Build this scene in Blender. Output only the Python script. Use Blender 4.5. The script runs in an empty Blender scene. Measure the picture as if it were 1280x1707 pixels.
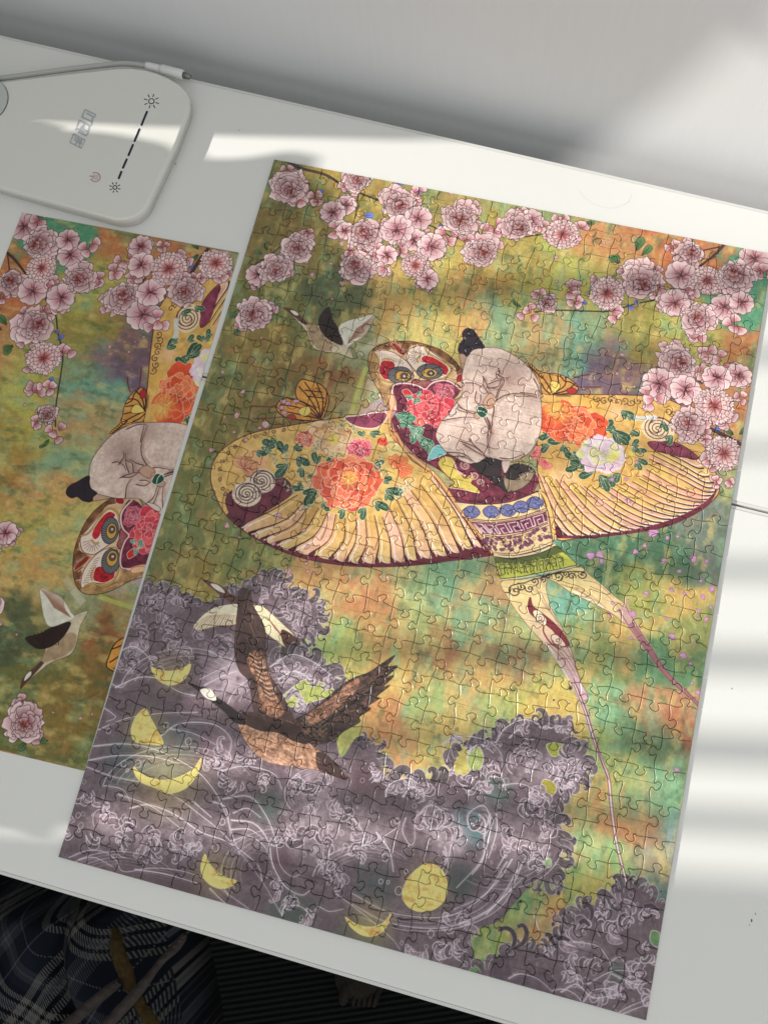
import bpy, bmesh, math, random
import numpy as np
from mathutils import Vector, Matrix
from mathutils.geometry import tessellate_polygon
# ---------------------------------------------------------------- camera, world, lamps, exposure
ZT = 0.74                      # desk top height; the puzzle's printed face lies 2 mm above it
ZP = ZT+.002
sc = bpy.context.scene
CAMLOC = np.array([0.21669548, -0.39669129, ZP+0.62203533])
CR = np.array([[0.96969693, -0.22112811, 0.10387603], [0.23938431, 0.94493825, -0.2231297], [-0.04881619, 0.24123448, 0.96923831]])
FPX = 1540.6
cd = bpy.data.cameras.new('camera'); cam = bpy.data.objects.new('camera', cd); sc.collection.objects.link(cam)
m4 = Matrix.Identity(4)
for i in range(3):
    for j in range(3): m4[i][j] = CR[i, j]
    m4[i][3] = CAMLOC[i]
cam.matrix_world = m4
cd.sensor_fit = 'VERTICAL'; cd.sensor_height = 24; cd.lens = FPX/1707*24; cd.clip_start = .01; cd.clip_end = 100
sc.camera = cam
w = bpy.data.worlds.new('World'); sc.world = w; w.use_nodes = True
w.node_tree.nodes['Background'].inputs[0].default_value = (.99, 1., .985, 1); w.node_tree.nodes['Background'].inputs[1].default_value = .75
SUNP = Vector((-4.95771489, -1.45973111, 2.81682938+ZP))
def lamp(name, kind, loc, target, energy, col, **kw):
    d = bpy.data.lights.new(name, kind); o = bpy.data.objects.new(name, d); sc.collection.objects.link(o)
    d.energy = energy; d.color = col
    for k, v in kw.items(): setattr(d, k, v)
    o.location = loc; o.rotation_euler = (Vector(target)-Vector(loc)).to_track_quat('-Z', 'Y').to_euler(); return o
lamp('low_sun_lamp', 'AREA', SUNP, (.2, -.25, ZP), 520, (1, .955, .88), shape='DISK', size=.075)
sc.view_settings.view_transform = 'Standard'; sc.view_settings.look = 'None'; sc.view_settings.exposure = 0; sc.view_settings.gamma = 1
sc.cycles.max_bounces = 6

def un(px, py, z):             # a photo pixel to the point where its ray meets height z
    d = CR @ np.array([(px-640)/FPX, -(py-853.5)/FPX, -1]); k = (z-CAMLOC[2])/d[2]; p = CAMLOC+k*d
    return (p[0], p[1], z)
# ---------------------------------------------------------------- printed artwork, drawn by code into a generated image
TW, TH = 1360, 1878
rng = np.random.RandomState(7)
def homog(src, dst):
    A = []
    for (x, y), (u, v) in zip(src, dst):
        A.append([x, y, 1, 0, 0, 0, -u*x, -u*y, -u]); A.append([0, 0, 0, x, y, 1, -v*x, -v*y, -v])
    return np.linalg.svd(np.array(A, float))[2][-1].reshape(3, 3)
HI = homog([(457, 265), (1288, 422.5), (1077, 1702), (97, 1429)], [(0, 0), (TW, 0), (TW, TH), (0, TH)])
FR = {'P': (0, 0, 1), 'A': (420, 250, .3359), 'B': (850, 250, .3359), 'C': (340, 600, .3359), 'D': (720, 520, .4375),
      'E': (80, 1160, .3906), 'F': (560, 1240, .4453), 'G': (560, 920, .5625), 'H': (240, 920, .3594), 'J': (840, 1500, .21875),
      'K': (600, 550, .15625), 'L': (640, 700, .2344), 'M': (720, 520, .1719), 'N': (880, 600, .1953), 'O': (640, 1160, .28125),
      'Q': (780, 900, .2031), 'R': (120, 940, .34375), 'S': (1080, 950, .1757), 'T': (1100, 400, .293)}
def T(fr, pts):
    x0, y0, s = FR[fr]
    p = np.asarray(pts, float).reshape(-1, 2)*s + (x0, y0)
    q = np.c_[p, np.ones(len(p))] @ HI.T
    return q[:, :2]/q[:, 2:]
def scale_at(fr, x, y):
    a = T(fr, [(x, y), (x+4, y), (x, y+4)]); return (np.linalg.norm(a[1]-a[0])+np.linalg.norm(a[2]-a[0]))/8
def catmull(p, n=8, closed=False):
    p = np.asarray(p, float)
    if len(p) < 3: return p
    q = np.vstack([p[-1], p, p[0], p[1]]) if closed else np.vstack([2*p[0]-p[1], p, 2*p[-1]-p[-2]])
    t = np.linspace(0, 1, n, endpoint=False)[:, None]; out = []
    for i in range(len(q)-3):
        a, b, c, d = q[i:i+4]
        out.append(.5*(2*b+(c-a)*t+(2*a-5*b+4*c-d)*t*t+(3*b-a-3*c+d)*t**3))
    out = np.vstack(out)
    return out if closed else np.vstack([out, p[-1]])
def noise(cell, octv=3, seed=0, shape=(TH, TW), stretch=(1, 1)):
    r = np.random.RandomState(seed); out = np.zeros(shape, np.float32); amp = 1; tot = 0
    for o in range(octv):
        cy, cx = max(1, cell*stretch[0]), max(1, cell*stretch[1])
        gh, gw = int(shape[0]/cy)+3, int(shape[1]/cx)+3
        g = r.rand(gh, gw).astype(np.float32)
        y = np.arange(shape[0])/cy; x = np.arange(shape[1])/cx
        yi = y.astype(int); xi = x.astype(int); fy = (y-yi); fx = (x-xi)
        fy = (fy*fy*(3-2*fy))[:, None].astype(np.float32); fx = (fx*fx*(3-2*fx))[None].astype(np.float32)
        r0 = g[yi]; r1 = g[yi+1]
        rr = r0*(1-fy)+r1*fy
        out += amp*(rr[:, xi]*(1-fx)+rr[:, xi+1]*fx); tot += amp; amp *= .55; cell = cell/2
    return out/tot
canvas = np.zeros((TH, TW, 3), np.float32)
NZ = noise(14, 4, 11)-.5
NZ2 = noise(5, 2, 12)-.5
SS = 3
def cover(poly):
    P = np.asarray(poly, float)
    x0 = int(np.floor(P[:, 0].min()))-1; x1 = int(np.ceil(P[:, 0].max()))+2
    y0 = int(np.floor(P[:, 1].min())); y1 = int(np.ceil(P[:, 1].max()))+1
    cx0, cx1, cy0, cy1 = max(x0, 0), min(x1, TW), max(y0, 0), min(y1, TH)
    if cx0 >= cx1 or cy0 >= cy1: return None
    w = x1-x0+2; nr = (cy1-cy0)*SS
    ys = cy0+(np.arange(nr)+.5)/SS
    a = P; b = np.roll(P, -1, 0)
    lo = np.minimum(a[:, 1], b[:, 1]); hi = np.maximum(a[:, 1], b[:, 1])
    m = (ys[None] >= lo[:, None]) & (ys[None] < hi[:, None])
    ei, ri = np.nonzero(m)
    if not len(ei): return None
    d = b[ei, 1]-a[ei, 1]
    x = a[ei, 0]+(ys[ri]-a[ei, 1])/d*(b[ei, 0]-a[ei, 0])-x0
    s = np.sign(d); xi = np.floor(x).astype(int); f = x-xi
    acc = np.bincount(ri*w+xi, s*(1-f), nr*w)+np.bincount(ri*w+xi+1, s*f, nr*w)
    acc = np.minimum(np.abs(np.cumsum(acc.reshape(nr, w), 1)), 1).reshape(cy1-cy0, SS, w).mean(1)
    return cx0, cx1, cy0, cy1, acc[:, cx0-x0:cx1-x0].astype(np.float32)
def paint(poly, col, alpha=1., col2=None, cen=None, rad=1., power=1., tex=.0, tex2=0.):
    c = cover(poly)
    if c is None: return
    x0, x1, y0, y1, m = c
    col = np.array(col, np.float32)
    if col2 is not None:
        yy, xx = np.mgrid[y0:y1, x0:x1]
        t = np.clip(np.hypot(xx-cen[0], yy-cen[1])/rad, 0, 1)[..., None].astype(np.float32)**power
        col = col*(1-t)+np.array(col2, np.float32)*t
    else: col = col[None, None]
    if tex: col = col*(1+tex*NZ[y0:y1, x0:x1, None]+tex2*NZ2[y0:y1, x0:x1, None])
    m = (m*alpha)[..., None]
    canvas[y0:y1, x0:x1] = canvas[y0:y1, x0:x1]*(1-m)+col*m
def ribbon(p, w0, w1=None, wm=None):
    p = np.asarray(p, float)
    d = np.gradient(p, axis=0); d /= np.maximum(np.hypot(d[:, 0], d[:, 1]), 1e-6)[:, None]
    n = np.c_[-d[:, 1], d[:, 0]]; t = np.linspace(0, 1, len(p))
    w1 = w0 if w1 is None else w1
    w = w0*(1-t)+w1*t
    if wm is not None: w = np.where(t < .5, w0+(wm-w0)*t*2, wm+(w1-wm)*(t*2-1))
    return np.vstack([p+n*w[:, None]/2, (p-n*w[:, None]/2)[::-1]])
PS = 1.5
def line(p, w, col, alpha=1., w1=None, wm=None, n=6, smooth=True):
    q = catmull(p, n) if smooth else np.asarray(p, float)
    k = PS
    paint(ribbon(q, w*k, None if w1 is None else w1*k, None if wm is None else wm*k), col, alpha)
def shape(fr, pts, col, out=None, ow=.8, smooth=True, alpha=1., **kw):
    p = T(fr, pts)
    if smooth: p = catmull(p, 6, True)
    if 'rad' in kw: kw['rad'] *= scale_at(fr, *pts[0]); kw['cen'] = T(fr, [kw['cen']])[0]
    paint(p, col, alpha, **kw)
    if out is not None: paint(ribbon(np.vstack([p, p[:2]]), ow*PS), out, alpha)
    return p
def st(fr, pts, w, col, alpha=1., w1=None, wm=None): line(T(fr, pts), w, col, alpha, w1, wm)
def chalk(fr, pts, w=1.3, a=.62):
    q = catmull(T(fr, pts), 6); d = np.gradient(q, axis=0); d /= np.maximum(np.hypot(d[:, 0], d[:, 1]), 1e-6)[:, None]; nn = np.c_[-d[:, 1], d[:, 0]]; tp = np.sin(np.linspace(.15, 3.0, len(q)))[:, None]
    for o_, aa in ((-6.5, .5), (5, .6), (11, .35)): paint(ribbon(q+nn*tp*o_, 1.5, .7), (214, 202, 212), a*aa)
    st(fr, pts, w*4.5, (176, 160, 174), a*.22, w*2); st(fr, pts, w*1.4, (236, 226, 234), min(1, a*1.35), w*.7, w*1.3)

# ---- background wash
BG = [(470,290,110,113,61),(540,305,180,147,61),(460,380,138,115,56),(430,410,138,120,60),(560,480,95,104,68),(450,490,121,120,60),(420,600,147,122,55),(480,650,138,111,53),(560,645,154,87,48),
(530,420,156,135,68),(650,520,214,166,86),(700,560,206,184,96),(780,520,222,160,90),(740,500,205,180,84),(600,600,158,159,111),(620,668,190,158,196),(590,660,167,165,73),(570,560,138,129,68),(820,460,188,140,64),(860,540,134,176,130),(905,545,216,150,84),(950,560,108,178,150),
(1000,600,120,96,124),(900,490,196,180,76),(1050,560,160,146,62),(1040,625,124,96,110),(1000,440,184,172,78),(1045,412,204,136,84),(1000,402,220,140,84),(960,425,188,190,84),(930,350,150,165,100),(1090,402,214,116,66),(850,440,182,158,72),(1272,500,84,160,120),(1262,590,208,122,72),(1285,640,150,140,70),
(1185,585,180,168,76),(1240,690,204,126,76),(1228,725,208,112,66),(1060,590,172,140,60),(1000,560,150,150,100),(1100,560,180,172,78),(370,620,114,120,65),(350,700,134,120,55),(300,900,117,125,63),(330,930,152,130,53),(400,905,128,135,65),(262,960,123,115,51),(230,970,110,120,60),
(290,840,128,129,61),(320,760,119,120,56),(560,980,202,146,82),(600,1000,209,129,79),(660,970,216,186,112),(700,950,140,178,120),(760,960,112,170,128),(800,990,196,146,92),(690,1045,150,174,100),(560,1060,172,182,88),(640,1045,200,140,80),(500,1040,180,190,110),(450,990,174,154,77),(720,1085,186,122,74),(800,1060,122,172,124),
(860,1090,176,120,78),(900,1050,150,180,112),(940,1000,116,186,156),(1000,960,84,132,96),(1100,930,80,124,90),(1180,900,116,130,112),(1150,860,124,136,120),(1230,780,150,160,110),(1060,1000,164,170,78),(1120,1000,220,172,86),(1150,1060,146,152,78),(1000,1090,128,148,80),(1040,1060,222,170,84),(1120,1110,96,150,100),(1100,1180,206,142,92),
(1130,1205,204,128,86),(1140,1245,190,92,60),(1080,1250,96,134,90),(1000,1180,132,184,130),(950,1130,216,190,90),(860,1150,200,194,92),(800,1150,220,168,92),(720,1180,150,180,104),(680,1140,218,170,86),(640,1200,220,136,80),(600,1150,210,190,90),(560,1230,190,190,90),(580,1100,190,180,90),(760,1230,220,176,88),(620,1260,142,180,96),(680,1270,226,150,92),(740,1275,220,200,92),(840,1220,150,180,100),
(900,1200,224,184,84),(1040,1300,166,192,96),(1080,1310,116,184,140),(1130,1310,140,200,140),(1020,1340,214,140,80),(950,1350,170,140,70),(1060,1350,194,120,76),(960,1400,156,200,130),(1000,1420,166,206,124),(1100,1405,132,172,168),(1080,1440,210,160,110),(942,1398,226,140,86),(1020,1460,130,180,104),(880,1480,112,160,90),
(910,1520,214,130,82),(850,1550,160,170,72),(800,1565,110,150,82),(960,1500,190,180,76),(1100,1480,84,122,122),(820,1610,98,150,82),(880,1600,110,160,84),(520,1080,150,200,120),(480,1160,160,190,90),(200,1000,119,120,60)]
def background():
    k = 6; h, w = TH//k+1, TW//k+1
    yy, xx = np.mgrid[0:h, 0:w].astype(np.float32)*k
    wx = (noise(60, 3, 3, (h*1, w*1))-.5); wy = (noise(60, 3, 4, (h, w))-.5)
    wx = (noise(12, 3, 3, (h, w))-.5)*150; wy = (noise(12, 3, 4, (h, w))-.5)*150
    X = xx+wx; Y = yy+wy
    acc = np.zeros((h, w, 3), np.float32); tot = np.full((h, w, 1), 1e-12, np.float32)
    for x, y, r, g, b in BG:
        p = T('P', [(x, y)])[0]
        wgt = np.exp(-((X-p[0])**2+(Y-p[1])**2)/(2*34.**2))[..., None]+1e-6/(1+((X-p[0])**2+(Y-p[1])**2)/1e4)[..., None]**2
        acc += wgt*np.array((r, g, b), np.float32); tot += wgt
    low = acc/tot
    yi = np.arange(TH)/k; xi = np.arange(TW)/k; a = yi.astype(int); c = xi.astype(int)
    fy = (yi-a)[:, None, None].astype(np.float32); fx = (xi-c)[None, :, None].astype(np.float32)
    a1 = np.minimum(a+1, h-1); c1 = np.minimum(c+1, w-1)
    L = low[a]*(1-fy)+low[a1]*fy
    canvas[:] = L[:, c]*(1-fx)+L[:, c1]*fx
    def mixin(n, lo, hi, col, amt):
        m = np.clip((n-lo)/(hi-lo), 0, 1)[..., None]*amt
        canvas[:] = canvas*(1-m)+np.array(col, np.float32)*m
    mixin(noise(26, 5, 21, stretch=(1.7, 1.)), .56, .74, (132, 184, 138), .46)
    mixin(noise(24, 5, 22, stretch=(1.7, 1.)), .57, .74, (206, 132, 80), .30)
    mixin(noise(22, 5, 23, stretch=(1.7, 1.)), .53, .72, (222, 196, 108), .5)
    mixin(noise(18, 5, 24, stretch=(1.7, 1.)), .58, .75, (86, 112, 70), .45)
    f = 1+.20*(noise(9, 4, 25)-.5)+.10*(noise(3, 2, 26)-.5)
    canvas[:] *= f[..., None]
    v = noise(40, 4, 27, stretch=(1.8, .25)); canvas[:] *= (1+.07*(v-.5))[..., None]; v = noise(5, 3, 28, stretch=(2.5, .8)); canvas[:] *= (1+.08*(v-.5))[..., None]
background()
gm = canvas.mean(2, keepdims=True); canvas[:] = (gm+(canvas-gm)*.80)*.985+4

OUT = (46, 24, 30)
def petal(cx, cy, ang, r, wid, notch=.0, r0=.08, jit=.0, rnd=rng):
    t = np.array([0, .25, .5, .72, .88, .97, 1-notch])
    wv = np.array([.12, .62, .95, 1.0, .78, .4, 0])*wid
    L = t*r+r0*r
    up = np.c_[L, wv*r]; dn = np.c_[L, -wv*r][::-1][1:]
    q = np.vstack([up, dn]); q += rnd.randn(*q.shape)*r*jit
    q = catmull(q, 3, True)
    c, s = math.cos(ang), math.sin(ang)
    return np.c_[cx+q[:, 0]*c-q[:, 1]*s, cy+q[:, 0]*s+q[:, 1]*c]
PK = (248, 216, 214)
def flower(fr, x, y, r, kind='peony', tone=1., seed=None, red=0.):
    rnd = np.random.RandomState(int(x*7+y*13) % 99991 if seed is None else seed)
    s = scale_at(fr, x, y); cx, cy = T(fr, [(x, y)])[0]; R = r*s
    edge = np.array(PK)*tone*(1-.02*rnd.rand()); edge = edge*np.array([1, 1-.06*red, 1-.05*red])
    mid = np.array((186, 108, 116))*tone; core = np.array((122, 40, 50))*tone
    def pet(ang, rr, wd, notch, jit, c0, c1, ox=0, oy=0, lw=.95, pw=1.3, veins=3):
        q = petal(cx+ox, cy+oy, ang, rr, wd, notch, .05, jit, rnd)
        k = .93+.12*rnd.rand()
        paint(q, np.array(c0)*k, 1, np.array(c1)*k, (cx+ox, cy+oy), rr, pw, tex=.10)
        for j in range(veins):
            a = ang+(rnd.rand()-.5)*wd*1.1
            p0 = np.array([cx+ox+math.cos(a)*rr*.2, cy+oy+math.sin(a)*rr*.2]); p1 = np.array([cx+ox+math.cos(a)*rr*(.5+.3*rnd.rand()), cy+oy+math.sin(a)*rr*(.5+.3*rnd.rand())])
            paint(ribbon([p0, (p0+p1)/2, p1], 1.3, .4), core, .45)
        paint(ribbon(np.vstack([q, q[:1]]), lw*PS*.85), OUT, .8)
    a0 = rnd.rand()*6.28
    if kind == 'peony':
        ox, oy = (rnd.rand(2)-.5)*R*.34
        for lay, (rr, n, wd) in enumerate([(1.0, 9, .42), (.86, 8, .44), (.68, 7, .46), (.48, 6, .5), (.30, 4, .55)]):
            a0 += .35
            for i in rnd.permutation(n):
                c1 = edge*(1-.045*lay); c0 = mid*(.94-.13*lay)*np.array([1, .94, .96])
                if lay >= 3: c0 = core*1.05; c1 = edge*.86
                pet(a0+i*6.283/n+(rnd.rand()-.5)*.75, R*rr*(.78+.36*rnd.rand()), wd*(.72+.5*rnd.rand()), .2*rnd.rand(), .045, c0, c1, ox*lay*.6, oy*lay*.6, veins=2 if lay < 3 else 1, lw=.85)
        for j in range(16):
            a = rnd.rand()*6.28; q = R*(.12+.3*rnd.rand())
            p = [(cx+ox*2, cy+oy*2), (cx+ox*2+math.cos(a)*q, cy+oy*2+math.sin(a)*q)]
            paint(ribbon(p, 1.3, .8), core*.8 if j % 3 else (214, 170, 120), .7)
    elif kind == 'daisy':
        for lay, (rr, n, wd) in enumerate([(1.0, 20, .17), (.82, 17, .17), (.62, 13, .19)]):
            for i in rnd.permutation(n):
                pet(a0+i*6.283/n+(rnd.rand()-.5)*.12+lay*.2, R*rr*(.92+.12*rnd.rand()), wd, .12, .012, np.array((196, 104, 104))*tone, edge*1.03, veins=1, lw=.7, pw=1.1)
        for j in range(26):
            a = rnd.rand()*6.28; q = R*(.15+.25*rnd.rand())
            paint(ribbon([(cx, cy), (cx+math.cos(a)*q, cy+math.sin(a)*q)], 1.4, .7), (96, 58, 56) if j % 2 else (172, 74, 74), .8)
        paint(petal(cx-R*.06, cy, 0, R*.12, .5, 0, 0, 0, rnd), (104, 84, 60), .8)
    elif kind == 'cherry':
        for i in range(5):
            pet(a0+i*6.283/5+(rnd.rand()-.5)*.15, R*(.95+.1*rnd.rand()), .56, .10, .014, np.array((186, 118, 132))*tone, edge, veins=5, pw=.9)
        for j in range(18):
            a = rnd.rand()*6.28; q = R*(.16+.24*rnd.rand()); e = (cx+math.cos(a)*q, cy+math.sin(a)*q)
            paint(ribbon([(cx, cy), e], 1.5, .9), (86, 52, 52), .85)
            paint(petal(e[0]-1.2, e[1], 0, 2.4, .5, 0, 0, 0, rnd), (110, 84, 56), .9)
    else:   # loose petals / buds
        n = 4
        for i in range(n):
            ox, oy = (rnd.rand(2)-.5)*R*.7
            pet(a0+i*1.5+(rnd.rand()-.5), R*.8, .55, .05, .02, mid, edge, ox, oy, veins=2)
def leaf(fr, x, y, L, ang, wd=.28, col=(62, 92, 66), edge=None, lw=.7):
    s = scale_at(fr, x, y); cx, cy = T(fr, [(x, y)])[0]; L = L*s
    a = math.radians(ang)
    q = petal(cx, cy, a, L, wd, 0, 0, .01)
    paint(q, col, 1, np.array(col)*1.3, (cx, cy), L, 1, tex=.15)
    e = edge or (34, 44, 38)
    paint(ribbon(np.vstack([q, q[:1]]), lw*PS), e, .9)
    d = np.array([math.cos(a), math.sin(a)]); n = np.array([-d[1], d[0]]); c = np.array([cx, cy])
    paint(ribbon([c, c+d*L*.5, c+d*L*.9], 1.4, .6), e, .8)
    for t in (.25, .45, .65):
        for sg in (-1, 1): paint(ribbon([c+d*L*t, c+d*L*(t+.16)+n*sg*L*wd*.65], 1, .5), e, .55)
def fleck(x, y, r, ang, col=(222, 172, 190), fr='P', out=(120, 66, 88)):
    s = scale_at(fr, x, y); cx, cy = T(fr, [(x, y)])[0]
    q = petal(cx, cy, math.radians(ang), r*s*1.6, .36, .1, 0, .05)
    paint(q, col, 1, np.array(col)*.84, (cx, cy), r*s*2); paint(ribbon(np.vstack([q, q[:1]]), .6*PS), out, .85)
    if r > 4.5: paint(ribbon([(cx, cy), (cx+math.cos(math.radians(ang+14))*r*s*1.1, cy+math.sin(math.radians(ang+14))*r*s*1.1)], 1.2, .6), out, .7)

# ---- pale brush smears and twigs in the wash
for fr, pts, w, c, a in [('P', [(600,590),(622,572),(640,560)], 12, (216,214,190), .35), ('P', [(585,690),(600,640),(612,612)], 7, (196,208,92), .5), ('P', [(606,690),(632,672),(650,668)], 13, (190,160,200), .45),
        ('P', [(452,600),(462,622),(478,640)], .9, (90,70,40), .7), ('P', [(414,700),(432,716)], 1, (90,60,40), .7), ('P', [(1100,1020),(1130,1000),(1160,1050)], 3, (190,190,120), .3), ('P', [(1200,452),(1216,440),(1236,436)], 9, (214,220,214), .6)]:
    st(fr, pts, w, c, a)

def soft(fr, pts, col, al):
    p = T(fr, pts); c0 = p.mean(0); R = np.hypot(*(p-c0).T).mean()
    for c, r, k in [(c0, R*1.15, .75)]+[(c0*.45+q*.55, R*.75, .4) for q in p]:
        x0, x1, y0, y1 = [int(v) for v in (max(c[0]-r, 0), min(c[0]+r, TW), max(c[1]-r, 0), min(c[1]+r, TH))]
        if x0 >= x1 or y0 >= y1: continue
        yy, xx = np.mgrid[y0:y1, x0:x1]; d = np.clip(1-np.hypot(xx-c[0], yy-c[1])/r, 0, 1)
        m = (d*d*(3-2*d)*al*k*(1+2.6*NZ[y0:y1, x0:x1])).clip(0, 1)[..., None].astype(np.float32); canvas[y0:y1, x0:x1] = canvas[y0:y1, x0:x1]*(1-m)+np.array(col, np.float32)*m
# ---- waves (dark plum water with chalk curls)
WC = (113, 97, 104)
def water(fr, pts, col=WC, alpha=1., tex=.28): return shape(fr, pts, col, None, smooth=True, alpha=alpha, tex=tex, tex2=.2)
def hook(cx, cy, r, a0, turn, thick, fill=(112, 92, 102), lw=1., wa=.6):
    t = np.linspace(0, 1, 16); rad = r*(1-.62*t); th = a0+turn*4.4*t
    p = np.c_[cx+rad*np.cos(th), cy+rad*np.sin(th)]
    rb = ribbon(p, thick*.5, thick*.35, thick)
    paint(rb, fill, .9, tex=.4)
    paint(ribbon(np.vstack([rb, rb[:1]]), lw*1.15), (214, 202, 212), wa)
def claw(x, y, th, L, turn, wd, fill, lw=1.5, wa=.6):
    n = 16; t = np.linspace(0, 1, n); hd = th+turn*(.3*t+3.6*t**2.2); st_ = L/n*(1.25-.7*t)
    p = np.c_[x+np.cumsum(np.cos(hd)*st_), y+np.cumsum(np.sin(hd)*st_)]
    w_ = wd*np.interp(t, [0, .45, .8, 1], [1, .95, .55, .28]); d = np.c_[np.cos(hd), np.sin(hd)]; nn = np.c_[-d[:, 1], d[:, 0]]*w_[:, None]/2
    q = np.vstack([p+nn, p[-1:]+d[-1:]*w_[-1]*.5, (p-nn)[::-1]])
    paint(q, fill, .92, tex=.5, tex2=.3); paint(ribbon(q, lw), (226, 214, 224), wa)
    m = p*.75+(p+nn)*.25; paint(ribbon(m[2:-3], 1., .5), (206, 192, 204), wa*.5)
def foam(fr, x, y, r, n=7, seed=None, tone=1., wa=.6, alpha=1.):
    rnd = np.random.RandomState(int(x*3+y*17) % 9973 if seed is None else seed)
    s = scale_at(fr, x, y); cx, cy = T(fr, [(x, y)])[0]; R = r*s*1.75
    base = np.array((122, 105, 113))*tone
    for g in range(2):
        th0 = rnd.rand()*6.28; sg = rnd.choice([-1, 1]); gx, gy = cx+R*.6*(rnd.rand()-.5), cy+R*.6*(rnd.rand()-.5); m = rnd.randint(3, 5)
        for i in range(m):
            th = th0+sg*i*(.42+.2*rnd.rand()); L = R*(.55+.55*rnd.rand())
            claw(gx+R*.12*i*math.cos(th0+1.5), gy+R*.12*i*math.sin(th0+1.5), th, L, sg*(.8+.5*rnd.rand()), R*(.17+.12*rnd.rand()), base*(.78+.5*rnd.rand()), 1.7+.7*rnd.rand(), wa*(.9+.45*rnd.rand()))
    for i in range(2):
        a = rnd.rand()*6.28; d = R*(.5+.6*rnd.rand()); rr = 2+R*.08*rnd.rand()
        c = np.array([(cx+d*math.cos(a)+rr*math.cos(b), cy+d*math.sin(a)+rr*math.sin(b)*1.1) for b in np.arange(0, 6.9, .7)])
        paint(ribbon(c, 1.3), (226, 214, 224), wa)
main = [(234,985),(262,978),(300,990),(330,1004),(360,1000),(392,985),(430,968),(470,964),(486,990),(528,1004),(532,1040),(508,1066),(486,1080),(470,1072),(452,1100),(470,1092),(505,1086),(545,1110),(575,1160),(560,1200),(568,1262),(596,1228),(624,1240),(640,1290),(668,1300),(706,1300),
        (735,1300),(752,1290),(748,1272),(770,1240),(812,1232),(836,1212),(874,1198),(912,1204),(946,1196),(956,1214),(940,1232),(976,1262),(972,1300),(946,1322),(930,1340),(912,1350),(936,1390),(932,1440),(924,1470),(892,1470),(862,1500),(830,1536),(786,1556),(772,1620),(560,1580),(330,1520),(90,1432),(150,1262)]
water('P', main)
water('P', [(790,1640),(806,1612),(838,1600),(862,1570),(900,1580),(930,1560),(952,1530),(972,1508),(1000,1508),(1030,1480),(1062,1474),(1090,1500),(1118,1506),(1120,1600),(1090,1712),(930,1690)])
for fr, pts, col, a in [('E',[(400,150),(520,90),(700,140),(640,260),(500,300),(380,260)],(92,104,112),.6),('E',[(380,330),(520,300),(640,300),(560,370),(450,360)],(112,122,132),.75),('E',[(860,420),(960,380),(1000,480),(980,560),(900,520)],(78,118,98),.45),
        ('E',[(900,900),(1080,860),(1180,900),(1100,980),(980,960)],(74,92,80),.7),('F',[(60,440),(160,470),(240,540),(200,620),(80,560)],(82,98,92),.6),('F',[(430,230),(560,240),(600,330),(520,400),(420,340)],(96,128,132),.75),
        ('F',[(560,100),(660,150),(620,250),(560,210)],(88,118,108),.7),('F',[(430,440),(540,470),(480,580),(420,560)],(72,84,82),.8),('F',[(0,640),(120,720),(240,760),(140,800),(-60,740)],(80,88,78),.7),('P',[(180,1240),(250,1220),(240,1300),(170,1310)],(78,98,96),.6),
        ('H',[(300,400),(420,370),(480,560),(500,700),(380,690),(260,580)],(168,148,160),.75),('E',[(640,170),(760,160),(800,260),(740,330),(640,260)],(128,92,108),.5),('E',[(960,300),(1180,330),(1240,420),(1100,400)],(150,120,140),.6),
        ('E',[(820,640),(900,700),(960,820),(860,760)],(92,66,74),.6),('E',[(980,620),(1050,700),(1010,760),(960,700)],(100,66,76),.7),('F',[(20,60),(200,110),(180,190),(60,170)],(98,74,82),.6),('P',[(200,1180),(260,1150),(320,1200),(240,1210)],(96,88,94),.6),
        ('E',[(380,500),(440,490),(480,530),(420,560)],(92,84,92),.9),('P',[(150,1440),(300,1470),(420,1510),(300,1500)],(92,70,78),.6),('F',[(1010,820),(1070,830),(1080,900),(1030,880)],(76,104,88),.6)]:
    soft(fr, pts, col, a)
for fr, x, y, r, al in [('E',1100,560,230,.5),('E',1180,620,160,.5),('E',600,610,200,.4),('E',250,560,130,.42),('E',420,600,130,.38),('E',760,250,150,.35),('E',1120,380,150,.5),('F',110,330,150,.5),('F',380,300,150,.55),('F',420,350,110,.4),('F',700,380,150,.45),('F',850,90,110,.55),('F',700,90,110,.4),('F',560,230,110,.3),('F',620,330,120,.3),
        ('H',430,520,170,.5),('H',360,620,150,.45),('H',700,560,150,.5),('R',1080,210,120,.4),('R',460,220,130,.25),('R',560,420,120,.2),('F',890,760,100,.3),('F',1060,640,100,.2),('O',430,860,130,.5),('O',960,420,150,.4),('O',1140,420,110,.5),('E',1200,330,150,.45),('E',850,640,120,.3)]:
    s = scale_at(fr, x, y); c = T(fr, [(x, y)])[0]; R = r*s; x0, x1, y0, y1 = [int(v) for v in (max(c[0]-R, 0), min(c[0]+R, TW), max(c[1]-R, 0), min(c[1]+R, TH))]
    yy, xx = np.mgrid[y0:y1, x0:x1]; d = np.clip(1-np.hypot(xx-c[0], yy-c[1])/R, 0, 1); lum = canvas[y0:y1, x0:x1]; wmask = (np.abs(lum[..., 0]-lum[..., 2]) < 40)
    m = (d*d*(3-2*d)*al*(1+2.*NZ[y0:y1, x0:x1])*wmask).clip(0, .9)[..., None].astype(np.float32); canvas[y0:y1, x0:x1] = lum*(1-m)+np.array((182, 166, 174), np.float32)*m
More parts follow.
